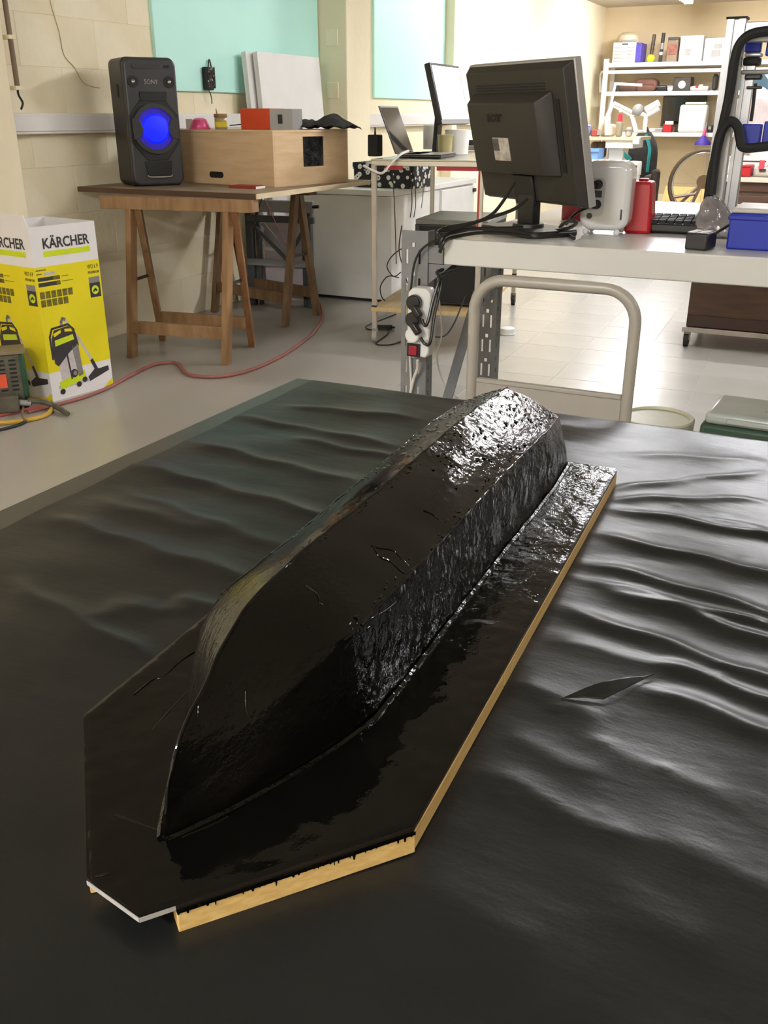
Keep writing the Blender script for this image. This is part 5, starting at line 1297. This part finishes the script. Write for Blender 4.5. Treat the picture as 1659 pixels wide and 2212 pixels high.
def far(name, label, cat, x0, y0, x1, y1, zfloor, mat, dep=.22, Y=SYI, bevel=.008, parts=()):
    """a box-shaped far thing standing on zfloor; parts: (name, material, u0, u1, v0, v1) on its front"""
    a, b, lo, hi = pr(x0, y0, x1, y1, Y)
    t = thing(name, label, cat, ((a + b) / 2, Y + dep / 2, zfloor)); hh = max(.02, hi - zfloor); w = b - a
    MB().box(-w / 2, w / 2, -dep / 2, dep / 2, 0, hh).build('body', mat, t, bevel=bevel)
    for nm, m_, u0, u1, v0, v1 in parts: MB().box(-w / 2 + u0 * w, -w / 2 + u1 * w, -dep / 2 - .006, -dep / 2 + .002, v0 * hh, v1 * hh).build(nm, m_, t, bevel=.002)
    return t, w, hh
M_violet = pm('violet_plastic', (74, 62, 158), .45)
drw, w, hh = far('drawer_cabinet', 'white and violet small-parts drawer cabinet on the top shelf', 'drawer cabinet', 1326, 93, 1385, 134, sz[2], M_violet, .30)
MB().box(-w / 2 - .01, w / 2 - .07, -.165, -.14, 0, hh + .01).build('front_frame', M_white, drw, bevel=.004)
for r_ in range(5):
    for c_ in range(3):
        d_ = MB().box(-w / 2 + .012 + c_ * (w - .09) / 3, -w / 2 + (c_ + 1) * (w - .09) / 3, -.178, -.165, .02 + r_ * hh * .17, .015 + (r_ + 1) * hh * .17 - .012).build('drawer', M_inkl if c_ != 1 else M_white, drw, bevel=.003)
MB().box(-w / 2 + .10, w / 2 - .17, -.17, -.15, hh - .02, hh - .004).build('handle', M_dark, drw, bevel=.004)
cap = thing('beige_helmet', 'beige rounded helmet on top of the drawer cabinet', 'helmet', (at(1357, 80, Y=SYI + .15).x, SYI + .15, sz[2] + hh + .01))
MB().lathe([(.125, 0), (.13, .03), (.115, .085), (.07, .12), (0, .13)], n=24, M=Matrix.Scale(1.1, 4, (1, 0, 0))).build('shell', pm('helmet_beige', (206, 190, 160), .5), cap, smooth=True)
MB().box(-.05, .14, -.14, -.11, .0, .03).build('visor', M_steel, cap, bevel=.01)
t1 = at(1405, 131, Y=SYI + .1); t2 = at(1414, 74, Y=SYI + .1); t1.z = sz[2]
r1 = thing('striped_rod', 'dark leaning rod with a yellow ball end on the top shelf', 'rod', t1)
MB().tube([t1 + Vector((0, 0, .05)), t2], .022, 10).build('shaft', pm('dark_brown_shaft', (74, 58, 40), .5), r1, smooth=True, world=True)
MB().ball(t1 + Vector((0, 0, .05)), .05, 14, 8).build('ball_end', pm('neon_yellow', (226, 232, 40), .5), r1, smooth=True, world=True)
for f in (.45, .62): MB().tube([t1.lerp(t2, f), t1.lerp(t2, f + .05)], .025, 10).build('grip_band', M_dark, r1, smooth=True, world=True)
t1 = at(1426, 131, Y=SYI + .1); t2 = at(1434, 71, Y=SYI + .1); t1.z = sz[2]
r2_ = thing('grey_rod', 'dark and grey sectioned rod beside the yellow-ended one', 'rod', t1)
for k, (f0_, f1_, m_) in enumerate(((0, .26, M_rubber), (.26, .36, M_inkl), (.36, .45, M_rubber), (.45, .66, M_inkg), (.66, 1, M_rubber))): MB().tube([t1.lerp(t2, f0_), t1.lerp(t2, f1_)], .022, 10).build('section', m_, r2_, smooth=True, world=True)
far('brown_carton', 'dark brown carton with reddish picture on the top shelf', 'carton', 1441, 80, 1464, 131, sz[2], pm('brown_card', (126, 104, 84), .6), .2, parts=(('picture', pm('brick_print', (158, 92, 74), .6, var=.3, vscale=20), .1, .9, .3, .7), ('top_band', M_dark, 0, 1, .88, .99)))
far('white_carton', 'white carton printed with a pink and grey tool on the top shelf', 'carton', 1468, 77, 1518, 131, sz[2], M_card, .22, parts=(('picture', pm('pink_print', (206, 168, 172), .6), .5, .72, .48, .82), ('picture', pm('grey_print', (150, 146, 140), .6), .25, .5, .25, .5), ('pale_label', pm('green_print', (216, 226, 200), .6), .7, .92, .1, .2)))
far('white_carton', 'white carton printed with a grey machine at the shelf right end', 'carton', 1521, 82, 1568, 131, sz[2], M_card, .22, parts=(('picture', pm('grey_print', (150, 146, 140), .6), .45, .8, .55, .75), ('picture', pm('grey_print', (150, 146, 140), .6), .35, .75, .2, .48), ('text_strip', M_inkl, .08, .14, .2, .8)))
far('brown_bag', 'low brown folded bag on the middle shelf', 'bag', 1322, 178, 1376, 196, sz[1], pm('dark_brown_cloth', (88, 66, 54), .8), .25, bevel=.05, parts=(('strap', M_dark, .2, .3, 0, 1),))
far('red_brown_bag', 'reddish brown bag lying mid-shelf', 'bag', 1370, 169, 1418, 196, sz[1], pm('red_brown_cloth', (122, 84, 72), .8), .25, bevel=.06, parts=(('flap', pm('red_brown_flap', (104, 68, 58), .8), .1, .9, .5, .8),))
far('black_pouch', 'black pouch between the brown bag and the speaker box', 'pouch', 1416, 184, 1440, 196, sz[1], M_matblack, .2, bevel=.03, parts=(('zip', M_steel, .1, .9, .7, .76),))
far('white_jar', 'little white jar on the middle shelf', 'jar', 1441, 185, 1453, 196, sz[1], M_white, .08, bevel=.02, parts=(('lid_band', M_inkl, 0, 1, .8, .98),))
bs, w, hh = far('black_speaker_box', 'black box with a bright round spot on the middle shelf', 'box', 1455, 166, 1492, 194, sz[1], pm('black_brown_box', (60, 52, 46), .5), .22, parts=(('front_frame', M_dark, .05, .95, .05, .35),))
MB().cyl((0, -.118, hh * .45), (0, -.108, hh * .45), .045, n=18).build('bright_disc', M_white, bs, smooth=True)
far('clutter_tray', 'shallow tray of pale odds and ends on the middle shelf', 'tray', 1490, 186, 1530, 196, sz[1], M_inkl, .2, bevel=.02, parts=(('red_piece', M_red, .3, .45, .6, 1.2), ('white_piece', M_white, .5, .7, .5, 1.3)))
far('dark_flask', 'dark flask at the right end of the middle shelf', 'flask', 1538, 160, 1550, 196, sz[1], M_rubber, .08, bevel=.03, parts=(('cap', M_matblack, .2, .8, .9, 1.02),))
far('flat_screen', 'dark brown flat screen standing on the lower shelf', 'screen', 1430, 206, 1524, 264, sz[0] + .07, pm('dark_brown_panel', (66, 52, 44), .3), .04, Y=SYI + .22, parts=(('foot', M_dark, .35, .6, -.22, 0.02), ('glass', M_glossdark, .04, .96, .08, .95)))
wb, w, hh = far('white_cube_box', 'bright white cube box on the lower shelf', 'box', 1466, 226, 1525, 284, sz[0], M_white, .21, Y=SYI - .03, bevel=.03)
MB().box(-w / 2 + .06, w / 2 - .02, -.10, .12, hh, hh + .03).build('lid_insert', pm('pale_green_lid', (206, 214, 196), .5), wb, bevel=.01)
far('red_carton', 'small red carton with a white lid on the lower shelf', 'carton', 1432, 267, 1450, 284, sz[0], M_red, .12, parts=(('lid', M_white, .2, 1.2, .9, 1.3),))
far('pale_tool', 'pale flat tool lying left of the red carton', 'tool', 1400, 277, 1430, 285, sz[0], M_inkl, .12, bevel=.015, parts=(('handle', M_steel, .5, 1.0, .3, .9),))
far('dark_bits', 'dark little device at the right end of the lower shelf', 'device', 1526, 270, 1540, 286, sz[0], M_rubber, .1, bevel=.02, parts=(('dial', M_steel, .3, .7, .4, .8),))
cn = at(1520, 300, Y=SY - .02)
cone = thing('violet_brush', 'violet cone brush hanging below the lower shelf', 'brush', (cn.x, SY - .05, cn.z - .07))
MB().lathe([(.10, 0), (.095, .03), (.03, .10), (.02, .11)], n=16).build('head', pm('deep_violet', (56, 36, 140), .6), cone, smooth=True)
MB().cyl((0, 0, .11), (.015, 0, .19), .022, .016, 10).build('handle', pm('hot_pink', (228, 78, 128), .5), cone, smooth=True)
MB().cyl((.015, 0, .19), (.015, .02, .26), .006, n=8).build('hook', M_steel, cone)

# ---- far white workbench with lamp and clutter
WBY = 10.4
wz = at(1330, 296, Y=WBY).z
wx_a, wx_b = at(1252, 300, Y=WBY).x, at(1378, 300, Y=WBY).x
fb_ = thing('white_workbench', 'small white workbench on a pedestal at the far end', 'workbench', ((wx_a + wx_b) / 2, WBY + .3, 0))
MB().box(wx_a, wx_b, WBY, WBY + .65, wz - .035, wz).build('worktop', pm('cream_worktop', (212, 196, 164), .5), fb_, bevel=.004, world=True)
pa_, pb2 = at(1306, 320, Y=WBY).x, at(1366, 320, Y=WBY).x
MB().box(pa_, pb2, WBY + .02, WBY + .5, wz - .11, wz - .035).build('drawer_box', M_white, fb_, bevel=.004, world=True)
pc_, pd_ = at(1303, 390, Y=WBY).x, at(1335, 350, Y=WBY).x
MB().add([(pc_, WBY + .1, 0), (pc_ + .15, WBY + .1, 0), (pd_ + .02, WBY + .1, wz - .11), (pd_ - .13, WBY + .1, wz - .11), (pc_, WBY + .16, 0), (pc_ + .15, WBY + .16, 0), (pd_ + .02, WBY + .16, wz - .11), (pd_ - .13, WBY + .16, wz - .11)],
         [(0, 1, 2, 3), (7, 6, 5, 4), (0, 4, 5, 1), (1, 5, 6, 2), (2, 6, 7, 3), (3, 7, 4, 0)]).build('pedestal', M_white, fb_, bevel=.006, world=True)
MB().box(wx_a + .03, wx_a + .09, WBY + .5, WBY + .56, 0, wz - .035).build('leg', M_white, fb_, world=True)
MB().box(wx_b - .05, wx_b + .02, WBY - .02, WBY + .05, wz - .07, wz + .0).build('clamp', M_white, fb_, bevel=.008, world=True)
# lamp
lb = at(1372, 285, Y=WBY + .1)
lam = thing('desk_lamp', 'white jointed desk lamp with ring head on the far workbench', 'lamp', (lb.x, WBY + .1, wz))
def L(x, y): return at(x, y, Y=WBY + .1)
MB().tube([L(1315, 250), L(1330, 178)], .014, 8).build('arm', M_white, lam, smooth=True, world=True)
MB().tube([L(1330, 181), L(1387, 184)], .014, 8).build('arm', M_white, lam, smooth=True, world=True)
MB().tube([L(1312, 250), L(1326, 222)], .022, 8).build('arm', M_white, lam, smooth=True, world=True)
MB().tube([L(1326, 222), L(1366, 242)], .016, 8).build('arm', M_white, lam, smooth=True, world=True)
MB().tube([L(1326, 230), L(1364, 250)], .012, 8).build('arm', M_white, lam, smooth=True, world=True)
MB().ball(L(1378, 238), .06, 12, 8).build('joint', M_steel, lam, smooth=True, world=True)
MB().tube([L(1395, 238), L(1424, 222)], .035, 10).build('head_bar', M_white, lam, smooth=True, world=True)
MB().tube([L(1400, 248), L(1424, 234)], .025, 10).build('head_bar', M_white, lam, smooth=True, world=True)
MB().tube([L(1366, 252), L(1374, 284), L(1392, 284), L(1396, 250), L(1380, 244)], .026, 8, closed=True).build('ring_head', M_white, lam, smooth=True, world=True)
MB().cyl(L(1312, 292), L(1312, 250), .03, n=12).build('clamp_post', M_white, lam, smooth=True, world=True)
MB().ball(L(1376, 232), .03, 10, 6).build('knob', M_matblack, lam, smooth=True, world=True)
far('blue_cup', 'bluish grey cup at the left end of the far workbench', 'cup', 1262, 268, 1274, 292, wz, pm('blue_grey_plastic', (128, 136, 172), .4), .1, Y=WBY + .12, bevel=.03, parts=(('rim', M_white, 0, 1, .85, .95),))
far('red_pliers', 'red-handled pliers lying on the far workbench', 'pliers', 1276, 280, 1294, 288, wz, pm('dull_red', (160, 70, 66), .5), .06, Y=WBY + .15, bevel=.012, parts=(('jaw', M_steel, .8, 1.3, .2, .9),))
far('cream_machine', 'pale cream little machine with levers on the far workbench', 'machine', 1294, 268, 1322, 295, wz, pm('pale_cream', (232, 214, 190), .5), .2, Y=WBY + .2, bevel=.03, parts=(('lever', M_white, .2, .35, .9, 1.5), ('panel', M_inkl, .5, .9, .2, .7)))
bt, w, hh = far('spray_bottle', 'pale bottle with a red cap on the far workbench', 'bottle', 1329, 262, 1342, 295, wz, pm('olive_bottle', (150, 140, 116), .4), .08, Y=WBY + .05, bevel=.02)
MB().cyl((0, 0, hh), (0, 0, hh + .07), .028, .02, 12).build('cap', pm('bright_red', (206, 40, 66), .4), bt, smooth=True)
MB().ball((0, 0, hh + .10), .022, 10, 6).build('nozzle', M_white, bt, smooth=True)
far('grey_mug', 'pale grey mug by the lamp on the far workbench', 'mug', 1350, 274, 1363, 295, wz, pm('grey_mug', (190, 182, 166), .5), .1, Y=WBY + .08, bevel=.025, parts=(('band', M_inkg, 0, 1, .6, .75),))
# under and beside it
def crate(name, label, cat, x0, y0, x1, y1, Y, dep, mat, z0=None):
    a, b, lo, hi = pr(x0, y0, x1, y1, Y); lo = lo if z0 is None else z0
    t = thing(name, label, cat, ((a + b) / 2, Y + dep / 2, lo)); w = b - a; h = hi - lo
    for bx4 in ((-w/2, w/2, -dep/2, -dep/2 + .012), (-w/2, w/2, dep/2 - .012, dep/2), (-w/2, -w/2 + .012, -dep/2 + .012, dep/2 - .012), (w/2 - .012, w/2, -dep/2 + .012, dep/2 - .012)):
        MB().box(*bx4, 0, h).build('wall', mat, t, bevel=.002)
    MB().box(-w/2 + .012, w/2 - .012, -dep/2 + .012, dep/2 - .012, 0, .012).build('bottom', mat, t)
    MB().box(-w/2 - .012, w/2 + .012, -dep/2 - .012, -dep/2, h - .035, h).build('rim', mat, t, bevel=.003)
    return t
st = thing('white_rack', 'low white two-shelf rack beneath the far workbench', 'rack', (at(1275, 380, Y=10.2).x, 10.35, 0))
ra, rb2, _, _ = pr(1250, 350, 1302, 380, 10.2)
rz1, rz2 = at(1275, 345, Y=10.2).z, at(1275, 368, Y=10.2).z
for z in (rz1, rz2, .08): MB().box(ra, rb2, 10.2, 10.55, z - .025, z).build('shelf', M_white, st, bevel=.003, world=True)
for x in (ra + .02, rb2 - .02):
    for y in (10.22, 10.53): MB().box(x - .012, x + .012, y - .012, y + .012, 0, rz1 - .025).build('leg', M_white, st, world=True)
crate('blue_crate', 'pale blue crate on the white rack under the far workbench', 'crate', 1268, 321, 1292, 344, 10.25, .25, pm('pale_blue_plastic', (116, 158, 214), .45), rz1)
far('brown_sack', 'brown sack hanging under the far worktop', 'sack', 1274, 306, 1306, 340, rz1 + .0, pm('brown_sack', (110, 84, 64), .8), .12, Y=10.62, bevel=.03, parts=(('seam', M_dark, .45, .5, .1, .9),))
far('dark_toolbox', 'dark toolbox on the lower rack shelf', 'toolbox', 1272, 355, 1300, 367, rz2, M_rubber, .2, Y=10.24, bevel=.01, parts=(('latch', M_chrome, .4, .6, .4, .7),))
# backpack
bpq = at(1385, 330, Y=11.4)
bp_ = thing('backpack', 'dark backpack with teal straps behind the white canister', 'backpack', (bpq.x, 11.5, 0))
mb = MB(); bw_ = (at(1405, 330, Y=11.4).x - at(1345, 330, Y=11.4).x) / 2; zt_ = at(1385, 285, Y=11.4).z
zb_ = .02
def bpk(u, v):
    a = 2 * math.pi * u; hgt = zb_ + (zt_ - zb_) * v; r = 1 - .25 * max(0, (v - .75) / .25) ** 2 * 2.4 - .1 * max(0, (.15 - v) / .15)
    n = 1 + .06 * noise.noise(Vector((math.cos(a), math.sin(a), v * 3)))
    return (bpq.x + bw_ * math.copysign(abs(math.cos(a)) ** .6, math.cos(a)) * r * n, 11.5 + .14 * math.copysign(abs(math.sin(a)) ** .6, math.sin(a)) * r * n, hgt)
mb.grid(bpk, 32, 16); mb.add([bpk(i / 32, 1) for i in range(32)], [tuple(range(32))])
mb.build('pack', pm('dark_cloth', (52, 48, 48), .85, var=.2, vscale=20), bp_, smooth=True, world=True, ang=60)
M_teal = pm('teal_webbing', (36, 148, 152), .6)
MB().bar(at(1338, 322, Y=11.33), at(1362, 346, Y=11.33), .05, .02, up=(0, 1, 0)).build('strap', M_teal, bp_, bevel=.004, world=True)
MB().tube([at(1395, 290, Y=11.33), at(1403, 320, Y=11.33), at(1401, 345, Y=11.33), at(1398, 372, Y=11.33)], .02, 6, smooth=5).build('strap', M_teal, bp_, smooth=True, world=True)
MB().tube([(bpq.x - .05, 11.5, zt_ - .03), (bpq.x, 11.5, zt_ + .05), (bpq.x + .05, 11.5, zt_ - .03)], .014, 6, smooth=5).build('grab_loop', M_dark, bp_, smooth=True, world=True)
# canister
cyq = 9.6; ca, cb_, cl_, chh = pr(1348, 347, 1384, 410, cyq); ca2 = (ca + cb_) / 2; rr_ = (cb_ - ca) / 2
can = thing('white_canister', 'white plastic canister with slotted lid at the far end', 'canister', (ca2, cyq, 0))
MB().lathe([(rr_ * .86, 0), (rr_ * .9, .01), (rr_ * .9, chh * .82), (rr_ * .86, chh * .84)], n=28).build('body', M_white, can, smooth=True)
MB().lathe([(rr_, chh * .82), (rr_, chh * .96), (rr_ * .95, chh * .99), (0, chh)], n=28).build('lid', M_white, can, smooth=True)
MB().box(-.05, .05, -rr_ - .004, -rr_ + .03, chh * .90, chh * .945).build('lid_slot', M_dark, can)
# boots / dark bag beside
far('brown_boot', 'dark brown boot-like bag beside the white canister', 'bag', 1388, 378, 1404, 412, .0, pm('boot_brown', (86, 70, 58), .8, var=.2, vscale=20), .25, Y=11.0, bevel=.05, parts=(('lace', M_rubber, .4, .6, .3, .8),))
far('dark_boot', 'taller dark boot leaning right of the brown one', 'boot', 1404, 366, 1419, 410, .0, pm('boot_dark', (62, 52, 46), .8, var=.2, vscale=20), .2, Y=11.05, bevel=.05, parts=(('buckle', M_steel, .3, .6, .5, .56),))
# bicycle
BYY = 11.6
wcn = at(1517, 398, Y=BYY); wrr = abs(at(1447, 398, Y=BYY).x - wcn.x)
wrr = min(wrr, wcn.z - .0) if wcn.z > .2 else wrr
bike = thing('bicycle', 'old bicycle frame and wheel leaning at the far wall', 'bicycle', (wcn.x, BYY, 0))
wrr = wcn.z
mtire = pm('brown_tyre', (92, 78, 54), .7)
MB().tube([wcn + Vector((wrr * .94 * math.cos(2 * math.pi * i / 40), .02 * math.sin(2 * math.pi * i / 40), wrr * .94 * math.sin(2 * math.pi * i / 40))) for i in range(40)], .024, 8, closed=True).build('tyre', mtire, bike, smooth=True, world=True)
MB().tube([wcn + Vector((wrr * .87 * math.cos(2 * math.pi * i / 40), 0, wrr * .87 * math.sin(2 * math.pi * i / 40))) for i in range(40)], .010, 6, closed=True).build('rim', M_chrome, bike, smooth=True, world=True)
for k in range(12):
    a = 2 * math.pi * k / 12; MB().tube([wcn, wcn + Vector((wrr * .87 * math.cos(a), 0, wrr * .87 * math.sin(a)))], .0025, 4).build('spoke', M_steel, bike, world=True)
MB().cyl(wcn + Vector((0, -.05, 0)), wcn + Vector((0, .05, 0)), .04, n=14).build('hub', M_steel, bike, smooth=True, world=True)
MB().cyl(wcn + Vector((.02, -.08, .03)), wcn + Vector((.02, -.065, .03)), .075, n=16).build('sprocket', pm('rusty_metal', (112, 88, 58), .5, metal=.4), bike, smooth=True, world=True)
mfr = pm('bike_frame', (126, 106, 92), .4, metal=.3)
fr_pts = [(wcn + Vector((0, -.06, 0)), wcn + Vector((-.33, -.10, -.33))), (wcn + Vector((0, -.06, 0)), wcn + Vector((.45, -.06, .32))), (wcn + Vector((-.33, -.10, -.33)), wcn + Vector((.35, -.10, -.34))), (wcn + Vector((0, -.06, 0)), wcn + Vector((-.12, -.14, -.36))), (wcn + Vector((-.05, -.1, -.1)), wcn + Vector((-.28, -.14, -.14)))]
for p_, q_ in fr_pts:
    p_.z = max(p_.z, .03); q_.z = max(q_.z, .03); MB().tube([p_, q_], .017, 8).build('frame_tube', mfr, bike, smooth=True, world=True)
MB().cyl(wcn + Vector((-.40, -.16, -.32)), wcn + Vector((-.28, -.16, -.32)), .03, n=10).build('pedal', M_rubber, bike, smooth=True, world=True)
rl = at(1415, 424, Y=9.8)
wr = thing('paper_roll', 'white paper roll lying on the far floor before the bicycle', 'roll', (rl.x, 9.8, 0))
rll = (at(1436, 424, Y=9.8).x - at(1402, 424, Y=9.8).x) / 2
MB().cyl((-rll, 0, .05), (rll, 0, .05), .05, n=24).build('roll', M_card, wr, smooth=True)
MB().cyl((-rll - .002, 0, .05), (-rll + .004, 0, .05), .022, n=16).build('core', M_ply, wr, smooth=True)
cbd = thing('cardboard_sheet', 'tan cardboard sheet leaning at the foot of the far wall', 'cardboard', (at(1490, 415, Y=12.75).x, 12.75, 0))
MB().add([(-.35, 0, 0), (.5, 0, 0), (.5, .25, .26), (-.35, .25, .26), (-.35, .012, 0), (.5, .012, 0), (.5, .262, .26), (-.35, .262, .26)], [(0, 1, 2, 3), (7, 6, 5, 4), (0, 4, 5, 1), (1, 5, 6, 2), (2, 6, 7, 3), (3, 7, 4, 0)]).build('sheet', pm('tan_card', (216, 182, 112), .7), cbd)
MB().box(-.3, .1, -.02, -.01, .0, .10).build('folded_flap', pm('tan_card', (216, 182, 112), .7), cbd)

# ---- desk and bins seen through the frame
DY = 7.2
da, db = at(1552, 420, Y=DY).x, at(1552, 420, Y=DY).x + 1.5
dzt = at(1620, 384, Y=DY).z
dk = thing('brown_desk', 'brown wooden desk seen through the aluminium frame', 'desk', ((da + db) / 2, DY + .3, 0))
MB().box(da, db, DY, DY + .6, dzt - .03, dzt).build('desk_top', pm('cream_desk_top', (220, 206, 184), .4), dk, bevel=.003, world=True)
MB().box(da + .02, db - .02, DY + .02, DY + .04, dzt - .09, dzt - .03).build('edge_rail', pm('deep_brown', (70, 44, 26), .5), dk, world=True)
MB().box(da + .02, db - .02, DY + .03, DY + .58, .05, dzt - .09).build('body', M_wal, dk, world=True)
for k in range(2): MB().box(da + .05 + k * .7, da + .70 + k * .7, DY + .015, DY + .03, .12, dzt - .12).build('door', M_wal, dk, bevel=.003, world=True)
for k, (x0, x1) in enumerate(((1578, 1594), (1600, 1622))):
    t, w, hh = far('red_bin', ['red plastic bin on the brown desk, left one', 'red plastic bin on the brown desk, right one'][k], 'bin', x0, 357, x1, 386, dzt, M_red, .2, Y=DY + .08, bevel=.01, parts=(('lip', M_red, 0, 1, .85, 1.0),))
far('pale_machine', 'pale grey small machine with a red block on the brown desk', 'machine', 1626, 360, 1672, 386, dzt, pm('machine_grey', (186, 178, 166), .4), .2, Y=DY + .1, bevel=.02, parts=(('red_block', pm('coral_red', (206, 66, 84), .5), .25, .5, .7, 1.6), ('dial', M_dark, .3, .6, .5, .8)))
_, _, dsh = far('white_drawer_stack', 'white low drawer stack behind the red bins', 'drawers', 1572, 338, 1660, 356, dzt + .0, M_white, .21, Y=DY + .36, bevel=.01, parts=(('gap', M_dark, .05, .95, .72, .78),))
pbq = at(1640, 235, Y=DY + .3)
bagm = MB()
def pale(u, v):
    a = 2 * math.pi * u; r = .26 * math.sin(math.pi * (.08 + .84 * v)) ** .6 * (1 + .16 * noise.noise(Vector((math.cos(a) * 2, math.sin(a) * 2, v * 4))))
    return (pbq.x + .06 + r * math.cos(a) * .9, DY + .465 + r * math.sin(a) * .5, dzt + dsh + .012 + .55 * v)
bagm.grid(pale, 40, 20)
pg2 = thing('pale_sack', 'pale pinkish crumpled sack behind the aluminium frame', 'sack', (pbq.x + .06, DY + .465, dzt + dsh))
bagm.build('sack', pm('pale_pink_film', (206, 192, 190), .35, bump=.8, bscale=9, var=.12, vscale=8), pg2, smooth=True, world=True, ang=60)
MB().tube([(pbq.x + .06, DY + .465, dzt + dsh), (pbq.x + .06, DY + .465, dzt + dsh + .03)], .10, 12).build('gathered_base', M_white, pg2, smooth=True, world=True)
